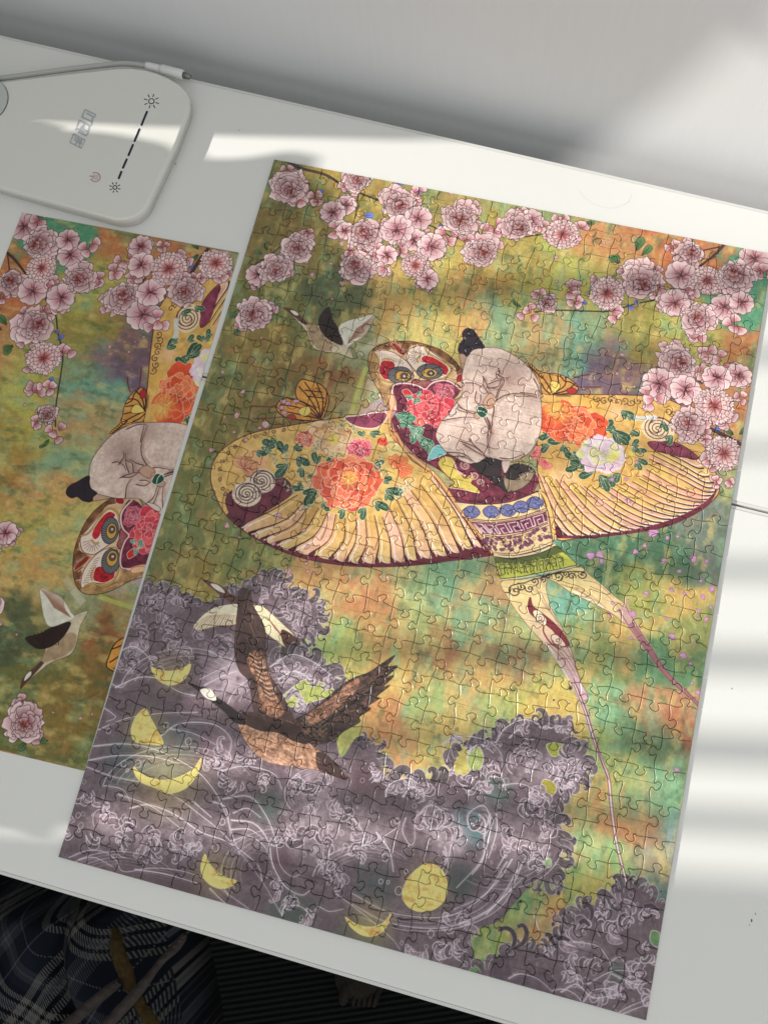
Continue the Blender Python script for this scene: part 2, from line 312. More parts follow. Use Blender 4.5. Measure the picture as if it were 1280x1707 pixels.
# openings where the wash shows through
for fr, pts, col in [('H',[(700,620),(760,590),(860,620),(880,660),(800,690),(690,720),(640,680)],(172,178,104)),('O',[(350,300),(440,262),(510,300),(500,380),(520,430),(450,480),(380,410)],(196,182,104)),('O',[(500,330),(560,300),(590,370),(560,440),(500,420)],(170,182,110)),
        ('O',[(940,500),(1000,510),(1020,560),(980,600),(930,580)],(160,150,60)),('O',[(960,290),(1040,280),(1080,320),(1000,360)],(172,178,80)),('O',[(950,970),(985,965),(990,1010),(955,1015)],(140,166,112)),('F',[(1180,700),(1210,710),(1205,760),(1175,740)],(112,146,98))]:
    shape(fr, pts, col, (214, 204, 214), 1., tex=.3)
for fr, lst in {'R': [(370,180,50),(460,210,50),(525,170,36),(340,250,50),(430,260,50),(480,340,56),(310,340,50),(350,400,46),(560,400,66),(625,350,40),(255,520,46),(300,460,46),(400,480,36),(1010,110,40),(955,165,42),(1080,200,60),(1180,200,40),(1100,300,52),(1165,330,34),(1020,235,48),(700,380,50)],
        'H': [(640,530,50),(720,510,50),(800,570,40),(870,600,36),(680,640,36),(740,690,30)],
        'E': [(220,590,60),(340,560,50),(430,600,60),(180,430,44),(250,470,36),(560,640,46),(620,640,36),(740,230,44),(700,280,40),(800,380,46),(880,350,36),(1060,600,66),(1180,600,56),(1150,390,50),(1060,370,40),(1240,460,40),(960,800,36),(1160,740,46),(1240,780,46),(1050,900,44),(1120,930,40),(100,570,36),(340,660,50),(450,650,40),(860,270,40),(1120,500,44),(1010,560,46)],
        'F': [(310,180,50),(340,280,66),(430,340,44),(230,160,36),(150,110,36),(40,280,46),(110,340,42),(50,400,40),(520,150,44),(590,100,50),(690,90,50),(850,90,66),(900,60,44),(840,150,40),(740,200,56),(560,270,46),(740,290,60),(810,310,44),(640,380,46),(780,440,50),(690,400,44),(450,690,46),(400,770,46),(310,760,42),(470,780,36),(1080,610,56),(1000,620,44),(890,780,66),(1000,700,52),(1060,750,56),(1130,850,50),(910,850,50),(790,790,40),(1000,930,50),(1160,640,34),(1150,930,46),(1080,920,50),(1180,760,36),(870,900,40)],
        'O': [(160,540,44),(200,600,50),(400,250,34),(520,270,40),(620,290,44),(840,190,54),(960,160,40),(1080,190,46),(860,430,46),(1010,400,50),(1130,400,56),(1190,440,36),(1100,540,36),(400,450,40),(600,530,60),(930,600,50)]}.items():
    for x, y, r in lst: foam(fr, x, y, r, n=7, wa=.62 if fr != 'R' else .42)
def crest(fr, pts, size, side=1, step=.8, seed=0, tone=1.):
    rnd = np.random.RandomState(seed); p = catmull(T(fr, pts), 10); s = scale_at(fr, *pts[0])*size; acc = 0
    L = np.r_[0, np.cumsum(np.hypot(*np.diff(p, axis=0).T))]; pos = 0
    while pos < L[-1]:
        i = min(int(np.searchsorted(L, pos)), len(p)-2); d = p[i+1]-p[i]; th = math.atan2(d[1], d[0]); r = s*(.6+1.5*rnd.rand())
        c = p[i]+side*r*.35*np.array([math.sin(th), -math.cos(th)])*-1*(-1 if side > 0 else 1)*-1
        claw(c[0], c[1], th-1.5+rnd.rand()*.9-.2, r*1.9, rnd.choice([-1, 1, 1])*(.7+.6*rnd.rand()), r*(.42+.3*rnd.rand()), np.array((100, 88, 94))*tone*(.82+.4*rnd.rand()), 1.5, .6)
        pos += s*step*(.5+1.1*rnd.rand())
crest('P', [(236,986),(262,980),(300,992),(326,1002)], 12, 1, .7, 1); crest('P', [(370,996),(400,980),(436,966),(470,962)], 10, 1, .8, 2); crest('P', [(474,966),(490,988),(528,1004),(534,1040),(510,1066),(488,1080)], 11, 1, .7, 3); crest('P', [(452,1100),(480,1090),(520,1096),(552,1120),(572,1156)], 12, 1, .9, 4)
crest('P', [(596,1230),(628,1244),(644,1288),(700,1300),(740,1298)], 12, 1, .9, 5); crest('P', [(750,1276),(772,1242),(812,1234),(838,1212),(876,1198),(912,1204),(948,1198)], 12, 1, .8, 6); crest('P', [(956,1216),(944,1236),(978,1262),(972,1300),(946,1322),(914,1350)], 13, 1, .7, 7); crest('P', [(912,1352),(936,1390),(932,1440),(922,1470),(892,1474)], 13, 1, .7, 8); crest('P', [(786,1556),(774,1590),(772,1618)], 11, 1, .8, 9)
crest('P', [(806,1614),(838,1602),(862,1574),(900,1580),(930,1560),(952,1530),(974,1508),(1002,1506),(1032,1480),(1064,1474),(1092,1500),(1116,1506)], 12, 1, .75, 10)
# long chalk sweeps
for fr, L in {'E': [[(215,145),(340,95),(480,75),(640,70)],[(190,215),(330,205),(460,230),(620,310),(700,390),(750,480),(790,600),(820,680)],[(175,275),(300,255),(450,260),(560,290)],[(160,300),(280,345),(450,380),(560,440),(640,500),(740,580),(830,680),(920,800),(1000,940)],
        [(230,380),(320,400),(355,460)],[(350,480),(430,465),(540,505),(650,580),(760,620),(850,680),(900,730),(915,790)],[(90,690),(170,660),(240,665),(290,700),(325,750),(440,735),(560,745),(670,780),(760,840),(860,910)],[(690,820),(740,870),(780,900)],[(130,700),(200,690),(280,730)],
        [(740,440),(860,430),(930,510),(970,610),(990,720),(1040,770),(1080,760)],[(780,530),(880,545),(940,620),(960,720),(1010,810),(1080,850),(1120,830)],[(780,620),(860,600),(930,650),(965,740)],[(790,500),(850,480),(910,520)],[(780,570),(860,570),(920,610)],[(470,180),(560,120),(700,120),(780,180),(770,270)],
        [(520,140),(620,160),(720,210)],[(740,320),(840,300),(960,330),(1000,400)],[(700,450),(760,480),(780,600)],[(1000,940),(1010,900),(1080,900),(1130,950)],[(1130,950),(1150,900),(1200,920),(1260,910)],[(300,420),(440,470),(560,560)],[(240,50),(290,90),(250,110)],[(620,450),(700,520)],[(370,740),(500,760),(640,800)]],
        'F': [[(660,430),(600,520),(500,610),(380,650),(200,630),(60,560)],[(700,440),(640,560),(520,650),(380,690),(200,670),(60,600)],[(575,260),(575,340),(540,440),(450,540)],[(400,400),(420,450),(400,520)],[(640,440),(560,560),(440,620)],[(680,470),(600,600),(480,680)],[(600,260),(600,330),(570,430)],[(0,560),(80,620),(200,720),(240,770)],
        [(60,270),(100,330),(110,380),(220,320),(240,290)],[(150,330),(200,400),(215,480)],[(740,640),(760,700)],[(640,860),(720,880),(800,930)],[(560,640),(640,560),(700,500)],[(840,930),(900,900),(960,950),(1040,940)],[(940,900),(1040,850),(1160,860)],[(1030,860),(1120,900),(1180,890)]],
        'O': [[(340,290),(400,250),(500,240),(620,270),(690,340),(700,430)],[(490,370),(520,310),(580,290),(650,340)],[(500,780),(500,700),(580,650),(620,700),(600,800),(590,900)],[(560,700),(600,750),(590,850)],[(10,600),(20,540),(80,500),(150,490),(220,540),(240,600)],[(110,600),(160,540),(220,570)],[(400,880),(380,960),(340,1040)],[(360,890),(370,960),(330,1010)],[(600,900),(580,980),(520,1060)],[(720,940),(660,1040)],[(130,720),(110,800),(150,880),(180,860),(180,760)],[(210,700),(260,650),(330,670),(340,740),(300,790),(250,780)],
        [(660,280),(720,190),(830,140),(920,170)],[(740,250),(800,200),(830,250),(890,260)],[(720,560),(700,490),(640,480)],[(700,530),(800,520),(900,560),(970,620),(980,690)]],
        'R': [[(240,420),(300,400),(360,440),(390,480)],[(210,600),(330,550),(460,560)],[(620,560),(700,520),(790,480)],[(640,590),(740,540),(800,520)],[(660,420),(720,450),(780,460)],[(600,640),(520,620),(420,560)],[(190,580),(240,600),(270,570)],[(960,500),(1060,440),(1160,470),(1260,540)],[(1000,560),(1080,520),(1160,560)]]}.items():
    for p in L: chalk(fr, p, .9+.5*rng.rand(), .45+.2*rng.rand())
for fr, c0, rr_, a0, a1, sq in [('E',(560,420),330,3.3,5.9,.62),('E',(980,760),240,2.6,5.2,.8),('E',(300,820),260,3.6,5.8,.6),('F',(330,520),330,.1,2.4,.55),('F',(620,360),230,.2,2.2,.8),('R',(560,640),330,3.4,5.6,.7),('H',(640,760),260,3.4,5.4,.8),('E',(1180,420),170,2.6,5.4,.7),('F',(110,520),200,3.3,5.6,.7)]:
    for k in range(5):
        r1 = rr_*(1-.085*k); th = np.linspace(a0+.06*k, a1-.09*k, 14)
        st(fr, [(c0[0]+r1*math.cos(v), c0[1]+r1*sq*math.sin(v)) for v in th], [2.0, 1.1, 1.6, .9, 1.2][k], (224, 212, 220), [.62, .4, .5, .35, .3][k], .6)
# bubbles
for fr, L in {'E': [(600,195,13),(675,235,10),(325,290,12),(385,290,14),(340,318,6),(595,645,14),(540,650,6),(612,672,6),(715,650,14),(745,538,12),(505,125,10),(260,150,10),(130,510,10),(1010,883,12),(935,770,6),(1090,385,7),(640,240,5)],
        'F': [(185,425,13),(168,515,8),(195,518,6),(262,478,7),(235,550,14),(60,355,6),(355,710,12),(1085,672,16),(740,380,8)]}.items():
    for x, y, r in L:
        s = scale_at(fr, x, y); c = T(fr, [(x, y)])[0]; a = np.arange(0, 6.9, .5)
        paint(ribbon(np.c_[c[0]+r*s*np.cos(a), c[1]+r*s*1.15*np.sin(a)], 1.9), (226, 216, 224), .7)
# dark curls and droplets in front of the green
for pts in [[(-45,235),(10,215),(60,240),(82,300),(60,370),(15,420)],[(100,205),(145,195),(172,250),(150,320),(95,362),(50,380)],[(310,265),(345,270),(370,320),(400,370)],[(600,60),(640,40),(670,90),(660,160)],[(400,300),(440,290),(500,310)],[(230,440),(270,420),(330,440)],[(570,180),(610,160),(650,200)],[(1060,50),(1120,45),(1180,80)],[(-60,440),(-40,520),(-60,600)]]:
    p = catmull(T('J', pts), 6); rb = ribbon(p, 8, 6, 11); paint(rb, (76, 62, 72), 1, tex=.4); paint(ribbon(np.vstack([rb, rb[:1]]), 1.2), (186, 176, 188), .55)
water('J', [(-80,420),(-40,440),(10,380),(60,560),(120,570),(200,560),(340,560),(420,700),(600,800),(300,780),(-200,640),(-170,560),(-100,600)], (98,82,92))
for pts in [[(30,600),(120,565),(250,600),(370,700)],[(370,690),(450,680),(540,720),(600,790)],[(520,320),(620,330),(720,360),(800,470),(810,560),(760,640)],[(450,600),(480,540),(550,570),(550,660),(500,660)],[(600,780),(680,690),(820,680),(870,720)],[(870,860),(960,810),(1110,750)],[(900,870),(1000,830),(1090,800)],[(1110,480),(1160,470)],[(800,480),(880,440),(960,560),(950,630)]]: chalk('J', pts, 1.1, .5)
for fr, x, y, r in [('F',690,590,8),('F',832,558,10),('F',765,548,7),('F',748,618,5),('F',812,675,9),('F',870,632,7),('F',808,632,4),('F',1188,545,5),('F',1215,552,6),('H',540,55,9),('H',570,120,6),('H',510,155,9),('H',112,130,6),('H',835,405,7),('H',790,432,8),('Q',840,1215,20),('O',1222,185,12),('O',1095,45,7),('O',1005,25,8),('C',283,1010,8),('H',85,170,10)]:
    s = scale_at(fr, x, y); c = T(fr, [(x, y)])[0]; a = np.arange(0, 6.28, .5); q = np.c_[c[0]+r*s*.8*np.cos(a), c[1]+r*s*np.sin(a)]
    paint(q, (70, 56, 60), .95); paint(ribbon(np.vstack([q, q[:2]]), 1.2), (186, 180, 180), .6)
# moons
def moon(fr, pts, col=(238, 222, 136), glow=1.):
    p = T(fr, pts); c = p.mean(0); R = np.hypot(*(p-c).T).max()*1.35
    x0, x1, y0, y1 = [int(v) for v in (max(c[0]-R, 0), min(c[0]+R, TW), max(c[1]-R, 0), min(c[1]+R, TH))]
    yy, xx = np.mgrid[y0:y1, x0:x1]; d = np.clip(1-np.hypot(xx-c[0], yy-c[1])/R, 0, 1)[..., None]
    m = (d**1.2*.42*glow).astype(np.float32); canvas[y0:y1, x0:x1] = canvas[y0:y1, x0:x1]*(1-m)+np.array((226, 206, 110), np.float32)*m
    q = catmull(p, 6, True); paint(q, col, 1, (234, 214, 120), c, R)
    cc = cover(q)
    if cc:
        a, b, e, f, mk = cc; n = np.clip((NZ[e:f, a:b]*3.2+NZ2[e:f, a:b]*.6), 0, 1)[..., None]*mk[..., None]*.75
        canvas[e:f, a:b] = canvas[e:f, a:b]*(1-n)+np.array((206, 140, 72), np.float32)*n
    paint(ribbon(np.vstack([q, q[:2]]), 1.4), (246, 238, 170), .6)
moon('R', [(385,500),(410,510),(470,520),(530,510),(575,485),(570,520),(545,560),(490,588),(435,575),(400,540)], (226,216,140), .7)
moon('E', [(415,55),(375,90),(355,150),(372,195),(430,206),(492,206),(470,150),(440,95)])
moon('E', [(365,300),(375,340),(405,372),(455,392),(510,416),(570,405),(610,375),(640,330),(655,265),(620,312),(560,345),(500,360),(450,352),(400,332)])
moon('E', [(670,675),(652,735),(670,785),(715,818),(765,820),(806,790),(760,775),(720,750),(690,715)])
moon('F', [(345,447),(395,470),(416,520),(408,580),(370,618),(310,628),(265,605),(248,565),(262,515),(300,470)])
moon('F', [(35,648),(55,685),(95,715),(140,720),(185,692),(208,630),(185,662),(150,682),(110,684),(70,672)])

# ---- geese
def feathers(fr, base, tips, w, col, dark=(52, 40, 38), a=.9):
    n = len(tips)
    for i, (tp) in enumerate(tips):
        b = base[0]+(np.array(base[1])-base[0])*i/(max(1, n-1)); m = (b+np.array(tp))/2
        st(fr, [tuple(b), tuple(m), tuple(tp)], w, col, a, w*.5, w*1.1); st(fr, [tuple(b), tuple(m), tuple(tp)], .55, dark, .7)
# pale one behind
shape('H', [(230,350),(262,305),(320,262),(390,244),(440,246),(436,300),(430,335),(340,345),(260,362)], (232,222,190), (120,84,60), .5, tex=.2)
for i in range(22): st('H', [(300+i*7, 290+abs(i-11)*.4), (262+i*8.4, 322+(i%3)*6), (236+i*9.2, 356+(i % 2)*4-i*.4)], .9, (150,88,62), .75, .6)
shape('H', [(500,250),(548,252),(590,285),(640,330),(700,392),(650,396),(666,446),(610,410),(560,370),(530,330),(505,290)], (234,222,182), (110,70,50), .5, tex=.2)
for i in range(10): st('H', [(570+i*4, 300+i*6), (610+i*5, 350+i*6), (640+i*4, 400+i*4)], 1, (150,90,70), .6)
shape('H', [(640,360),(690,385),(725,425),(690,415),(665,446),(640,410)], (96,66,58), None)
shape('H', [(275,130),(320,142),(362,160),(400,196),(440,222),(446,244),(400,228),(356,200),(320,170)], (110,74,62), (60,40,36), .6)
shape('H', [(310,148),(336,150),(362,168),(376,190),(352,184),(326,168)], (224,216,206), None)
# big one
shape('H', [(440,186),(462,168),(492,186),(508,250),(560,350),(566,470),(580,560),(640,660),(694,784),(600,800),(520,760),(500,680),(486,600),(440,545),(420,450),(428,330),(436,250)], (88,66,62), (50,36,34), .6, tex=.5)
for i in range(14): st('H', [(446+i*5, 210+i*8), (440+i*7, 330+i*8), (445+i*9, 470+i*6)], 1.1, (62,46,46), .7)
shape('H', [(500,460),(550,470),(580,560),(600,640),(650,740),(600,770),(540,720),(530,620),(500,560),(480,500)], (164,118,92), None, alpha=.8, tex=.9, tex2=.8)
for i in range(9): st('H', [(490+i*9, 470+i*24), (520+i*9, 490+i*24), (545+i*9, 486+i*24)], 1.4, (232,204,176), .75); st('H', [(490+i*9, 480+i*24), (520+i*9, 502+i*24), (545+i*9, 498+i*24)], 1.6, (60,42,40), .7)
shape('H', [(690,790),(770,740),(880,650),(960,590),(1040,560),(1100,520),(1164,480),(1130,530),(1176,530),(1120,585),(1160,575),(1110,625),(1140,620),(1080,670),(1090,680),(1040,715),(1050,730),(1000,765),(1000,790),(930,830),(880,870),(800,892),(720,860)], (84,64,58), (46,34,32), .7, tex=.9, tex2=.8)
shape('H', [(760,760),(880,670),(960,600),(1000,590),(980,650),(900,720),(860,760),(780,800)], (168,122,98), None, alpha=.75, tex=.9, tex2=.6)
for i in range(13): st('H', [(760+i*18, 850-i*14), (880+i*16, 770-i*12), (980+i*14, 740-i*18)], .9, (44,32,32), .8)
for i in range(16): st('H', [(730+(i%4)*26, 770+(i//4)*22), (750+(i%4)*26, 790+(i//4)*22), (772+(i%4)*26, 776+(i//4)*20)], .9, (206,176,140), .6)
shape('H', [(430,762),(480,745),(560,762),(640,776),(700,800),(760,880),(830,930),(900,990),(945,1056),(880,1040),(800,1012),(700,1000),(610,985),(540,960),(490,905),(450,840)], (196,148,120), (74,50,46), .6, tex=.8, tex2=.6)
shape('H', [(430,762),(480,740),(560,760),(700,800),(760,885),(700,880),(620,840),(540,830),(470,800)], (78,56,52), None, tex=.5)
shape('H', [(800,930),(860,950),(945,1056),(870,1036),(810,1010)], (84,62,58), None)
for i in range(26): x = 500+rng.rand()*300; y = 850+(x-500)*.32+rng.rand()*90; st('H', [(x, y), (x+24, y+10), (x+44, y+24)], 1, (232,190,160) if i % 2 else (120,78,64), .5)
shape('H', [(206,608),(250,624),(300,640),(330,668),(380,700),(450,756),(470,800),(420,790),(370,740),(320,700),(270,660)], (52,40,42), None)
shape('H', [(262,640),(300,632),(330,662),(334,690),(300,684),(274,664)], (238,230,214), None)
st('H', [(560,120*7),(620,880),(700,900)], 1, (120,80,64), .5)
rg = np.random.RandomState(8)
for i in range(120):
    u, v = rg.rand(), rg.rand(); x = 720+400*u; y = 840-300*u+(v-.5)*110*(1-u*.4); st('H', [(x, y), (x+16, y-7), (x+34, y-18)], 1., [(40,30,30),(150,112,92),(104,80,70)][i % 3], .6)
for i in range(110):
    u, v = rg.rand(), rg.rand(); x = 445+130*u*(.4+v*.6)+v*90; y = 240+v*520; st('H', [(x, y), (x+4, y+16), (x+12, y+34)], 1., [(44,32,32),(140,104,86),(100,76,68)][i % 3], .55)
for i in range(60):
    u = rg.rand(); x = 450+u*400; y = 900+u*110+rg.rand()*50; st('H', [(x, y), (x+26, y+12)], 3., (150,128,134), .28)
# small one top left
shape('A', [(155,782),(205,792),(250,828),(300,866),(350,870),(420,900),(470,960),(500,1034),(430,1010),(350,1000),(300,975),(268,900),(225,850),(190,812)], (206,190,160), (80,60,46), .6, tex=.3)
shape('A', [(155,782),(205,790),(240,822),(282,862),(270,872),(225,840),(190,812)], (96,72,58), None)
shape('A', [(190,796),(215,800),(232,818),(214,820)], (226,220,206), None)
shape('A', [(270,866),(330,880),(400,960),(380,1000),(310,972)], (176,150,120), None, tex=.3)
shape('A', [(335,830),(380,778),(395,820),(405,850),(425,880),(440,920),(450,964),(420,960),(370,930),(335,880)], (62,46,42), (40,30,28), .6, tex=.6)
for i in range(9): st('A', [(345, 850+i*9), (380, 830+i*12), (402+i*5, 812+i*16)], 1, (40,30,30), .8)
shape('A', [(430,880),(470,850),(540,830),(606,818),(590,870),(560,920),(500,960),(470,982),(448,940)], (224,220,200), (120,100,80), .5, tex=.2)
for i in range(16): st('A', [(470+i*3, 965-i*5), (520+i*3, 930-i*5), (575+i*2, 925-i*7)], .9, (136,78,60), .7)
st('A', [(520,980),(560,1000),(600,960)], 14, (206,208,180), .3)

# ---- kite
MAR, MAR2, GOLD, CRM = (112, 48, 66), (140, 70, 92), (226, 186, 110), (246, 226, 208)
lwing = [T('C', [(920,248),(760,274),(580,300),(400,330),(230,366),(110,430),(50,500),(34,590),(60,680),(110,770),(200,850),(320,920),(460,975),(620,1010),(800,1026),(1000,1022),(1180,1004)]),
         T('L', [(200,1030),(400,1000),(560,968),(770,945),(560,680),(420,480),(340,380),(200,290),(90,150),(40,0)]), T('C', [(925,380)])]
lw = np.vstack([catmull(np.vstack([lwing[0], lwing[1][:3]]), 5), lwing[1][3:], lwing[2]])
paint(lw, (220, 178, 106), 1, tex=.3)
def blob(fr, x, y, r, col, a=.6):
    s = scale_at(fr, x, y); c = T(fr, [(x, y)])[0]; R = r*s
    x0, x1, y0, y1 = [int(v) for v in (max(c[0]-R, 0), min(c[0]+R, TW), max(c[1]-R, 0), min(c[1]+R, TH))]
    yy, xx = np.mgrid[y0:y1, x0:x1]; d = np.clip(1-np.hypot(xx-c[0], yy-c[1])/R, 0, 1)
    m = (d*d*(3-2*d)*a*(1+1.5*NZ[y0:y1, x0:x1])).clip(0, 1)[..., None].astype(np.float32); canvas[y0:y1, x0:x1] = canvas[y0:y1, x0:x1]*(1-m)+np.array(col, np.float32)*m
blob('C', 250, 520, 120, (226,160,130), .7); blob('C', 700, 330, 90, (240,220,140)); blob('C', 560, 620, 160, (240,206,180), .5); blob('C', 950, 430, 100, (238,226,160)); blob('C', 380, 430, 100, (222,190,110)); blob('C', 1000, 650, 100, (244,206,180))
def feather_fan(lines, tone):
    LN = [catmull(T(fr, p), 6) for fr, p in lines]
    for i in range(len(LN)-1):
        a, b = LN[i], LN[i+1]
        tip = b[-1]*.55+a[-1]*.45
        q = np.vstack([a[:-2], a[-2]*.6+tip*.4, tip, b[-1], b[:-1][::-1]])
        c = tone[i % len(tone)]
        paint(q, c, 1, (228, 190, 128) if i % 2 else (236, 184, 148), a[0], np.linalg.norm(a[0]-a[-1]), 1.4, tex=.3)
        paint(ribbon(np.vstack([a*.72+b*.28]), .6*PS, 2.0*PS), (250, 240, 232), .85)
        paint(ribbon(catmull([a[-3]*.7+b[-3]*.3, tip*.9+b[-2]*.1, b[-1], b[-2]], 4), 1.6*PS, .8*PS), (250, 240, 232), .8)
    for a in LN: paint(ribbon(a, 1.0*PS, 2.5*PS), (58, 22, 32), .95)
# maroon rim under the feather tips
p1 = catmull(T('C', [(110,770),(200,850),(320,920),(460,975),(620,1010),(800,1026),(1000,1022),(1180,1004),(1300,990),(1500,962),(1570,946)]), 5)
p2 = catmull(T('C', [(180,700),(300,800),(420,860),(560,900),(700,925),(850,940),(1000,925),(1150,900),(1280,880),(1440,850),(1500,850)]), 5)
paint(np.vstack([p1, p2[::-1]]), (112, 44, 58), 1, tex=.3)
L1 = [[(465,670),(330,750),(170,826)],[(500,700),(400,795),(220,858)],[(530,708),(440,822),(280,888)],[(570,735),(490,852),(340,912)],[(615,755),(550,870),(420,944)],[(655,765),(622,890),(520,966)],[(700,785),(692,900),(620,988)],[(755,785),(752,900),(700,1000)],[(800,780),(806,910),(765,1008)],[(845,770),(868,900),(850,1008)],[(885,780),(922,900),(928,1006)],[(920,735),(976,870),(1000,1000)]]
L2 = [[(90,570),(200,800),(235,990)],[(140,540),(270,760),(345,978)],[(190,500),(345,720),(450,958)],[(260,460),(420,680),(540,935)],[(330,420),(500,640),(630,905)],[(350,400),(560,690),(700,900)]]
feather_fan([('C', p) for p in L1]+[('L', p) for p in L2], [(216,172,100),(228,176,138),(206,160,88)])
paint(ribbon(lw, 1.6*PS), (96, 38, 48), .95)
for bx, by, br, bc in ((600,880,90,(240,180,170)),(800,900,90,(236,176,130)),(400,840,80,(216,160,110)),(960,860,90,(240,186,170)),(1100,760,80,(240,190,120))): blob('C', bx, by, br, bc, .42)
paint(ribbon(catmull(T('C', [(60,500),(52,590),(84,680),(130,750)]), 5), 2.4*PS), (208,170,110), .6)
shape('C', [(108,700),(150,640),(250,610),(380,580),(440,632),(430,672),(330,740),(200,812),(140,780)], MAR, (60,30,36), .8, tex=.6)
shape('C', [(700,286),(760,276),(890,258),(905,290),(860,335),(790,338),(730,318)], MAR2, CRM, 2., tex=.5)
def spiral(fr, x, y, r, turns, w, col, flip=1, a0=0):
    s = scale_at(fr, x, y); c = T(fr, [(x, y)])[0]; t = np.linspace(0.04, 1, 60); th = a0+flip*t*turns*6.283
    p = np.c_[c[0]+r*s*t*np.cos(th), c[1]+r*s*t*np.sin(th)*.92]; paint(ribbon(p, w*PS), col, .95)
for (x, y, r) in ((285, 600, 62), (213, 665, 64)):
    s = scale_at('C', x, y); c = T('C', [(x, y)])[0]; a = np.arange(0, 6.28, .3); paint(np.c_[c[0]+r*s*np.cos(a)*1.15, c[1]+r*s*np.sin(a)], (226,204,180))
    spiral('C', x, y, r, 4, 1.5, (70,40,50)); spiral('C', x, y, r*1.15, 1, 1.4, (60,34,44))
for x, y in [(395,345),(350,355),(305,365),(255,380),(205,400),(160,430),(125,462),(95,500),(80,545),(78,592),(92,640),(110,665)]:
    s = scale_at('C', x, y); c = T('C', [(x, y)])[0]; hook(c[0], c[1], 13*s, rng.rand()*6, 1, 1.2, (60,36,48), .0, 0); spiral('C', x, y, 12, 1.2, 1.1, (64,36,50), a0=rng.rand()*6)
def bloom(fr, x, y, rx, ry, cols, out=(250, 232, 214), n=(10, 9, 7, 5), seed=1, lw=.8):
    rnd = np.random.RandomState(seed); s = scale_at(fr, x, y); cx, cy = T(fr, [(x, y)])[0]
    for lay, m in enumerate(n):
        f = (1, .78, .56, .34)[lay]
        for i in rnd.permutation(m):
            a = i*6.283/m+rnd.rand()*.5+lay; R = s*f*math.hypot(rx*math.cos(a), ry*math.sin(a))*(.9+.2*rnd.rand())
            q = petal(cx, cy, a, R, .42, .12, .04, .035, rnd); c = np.array(cols[rnd.randint(len(cols))])
            paint(q, c*.86, 1, c*1.12, (cx, cy), R, 1.2, tex=.3); paint(ribbon(np.vstack([q, q[:1]]), lw*PS), out, .8)
            for k in range(2):
                b = a+(rnd.rand()-.5)*.5; paint(ribbon([(cx+R*.4*math.cos(b), cy+R*.4*math.sin(b)), (cx+R*.8*math.cos(b), cy+R*.8*math.sin(b))], 1.1, .5), out, .5)
def leaves(fr, L, col=(46, 76, 56), edge=(232, 226, 196)):
    for x, y, ln, ang in L: leaf(fr, x, y, ln*1.12, ang, .24, col, edge, .6); leaf(fr, x, y, ln*.8, ang+38, .2, col, edge, .5)
leaves('C', [(360,430,70,190),(400,470,70,230),(420,520,80,120),(460,480,70,20),(440,440,60,-40),(330,450,60,150),(820,360,50,-10),(800,380,40,200),(500,640,60,170),(560,520,60,-120),(600,520,50,-60),(560,640,90,110),(600,700,50,60),(850,700,70,20),(900,640,80,0),(880,600,50,-30),(840,520,50,-30),(800,730,60,90),(700,740,50,100),(740,480,60,40),(900,660,50,30),(260,450,50,10),(300,440,50,-30),(680,310,24,60),(490,530,50,80),(530,560,40,60)])
bloom('C', 620, 390, 118, 76, [(216,168,120),(226,184,140),(206,150,100)], n=(9, 8, 6, 5), seed=4)
bloom('C', 500, 395, 46, 40, [(190,84,62),(206,110,80)], n=(7, 5, 4, 3), seed=9)
bloom('C', 770, 440, 62, 54, [(226,84,100),(236,110,128),(210,70,90)], (250,214,214), (7, 6, 4, 3), 5)
blob('C', 640, 390, 50, (240,214,90), .8); bloom('C', 885, 405, 24, 20, [(228,70,66)], (236,110,90), (5, 4, 3, 0), 6)
bloom('C', 715, 610, 158, 132, [(206,92,62),(226,124,88),(192,78,56),(222,112,84)], n=(12, 10, 8, 6), seed=3, lw=.9)
blob('C', 720, 590, 60, (240,190,90), .8)
for i in range(30): a = rng.rand()*6.28; q = 15+rng.rand()*34; st('C', [(720, 590), (720+q*math.cos(a), 590+q*.7*math.sin(a))], .6, (250,220,110) if i % 2 else (150,90,50), .8)
def butterfly(fr, x, y, r, col, out, ang=0):
    for k, (a, l, wd) in enumerate([(-150, 1, .38), (-100, .9, .36), (-30, .9, .36), (20, .7, .34)]):
        s = scale_at(fr, x, y); c = T(fr, [(x, y)])[0]; aa = math.radians(a+ang)
        q = petal(c[0], c[1], aa, r*l*s, wd, .1, 0, .02); paint(q, col, .9, tex=.3); paint(ribbon(np.vstack([q, q[:1]]), .7*PS), out, .9)
        for j in range(4):
            b = aa+(j-1.5)*.16; paint(ribbon([c, c+r*l*s*.85*np.array([math.cos(b), math.sin(b)])], 1., .6), out, .8)
butterfly('C', 965, 540, 78, (238,140,90), (190,60,50), 20); butterfly('C', 200, 540, 74, (222,160,120), (130,60,50), 10); blob('C', 1000, 560, 40, (232,120,90), .5)
ro = np.random.RandomState(31)
def sprig(fr, x, y, L, ang, col, leafc):
    a0 = math.radians(ang); p = [(x+L*t*math.cos(a0+t*.9), y+L*t*math.sin(a0+t*.9)) for t in (0, .33, .66, 1)]
    st(fr, p, .9, col, .9, .5)
    for i, (u, v) in enumerate(p[1:]):
        for sg in (-1, 1): leaf(fr, u, v, L*.3, ang+52*i*.3+sg*55, .22, leafc, (232,226,196), .45)
for fr, lst in (('C', [(470,640,70,150),(540,700,60,100),(830,560,60,-60),(950,620,60,20),(430,520,60,200),(300,470,60,-20),(620,500,50,-80),(720,330,50,0),(860,460,50,30),(1010,600,50,60),(640,330,50,180),(560,470,60,230)]), ('N', [(520,470,90,-40),(740,450,90,0),(140,560,90,150),(460,700,90,200),(840,900,90,60),(560,1010,80,120),(960,700,80,-30),(280,870,80,100),(700,400,80,180)])):
    for x, y, L, an in lst: sprig(fr, x, y, L, an, (60,60,48), (52,80,58))
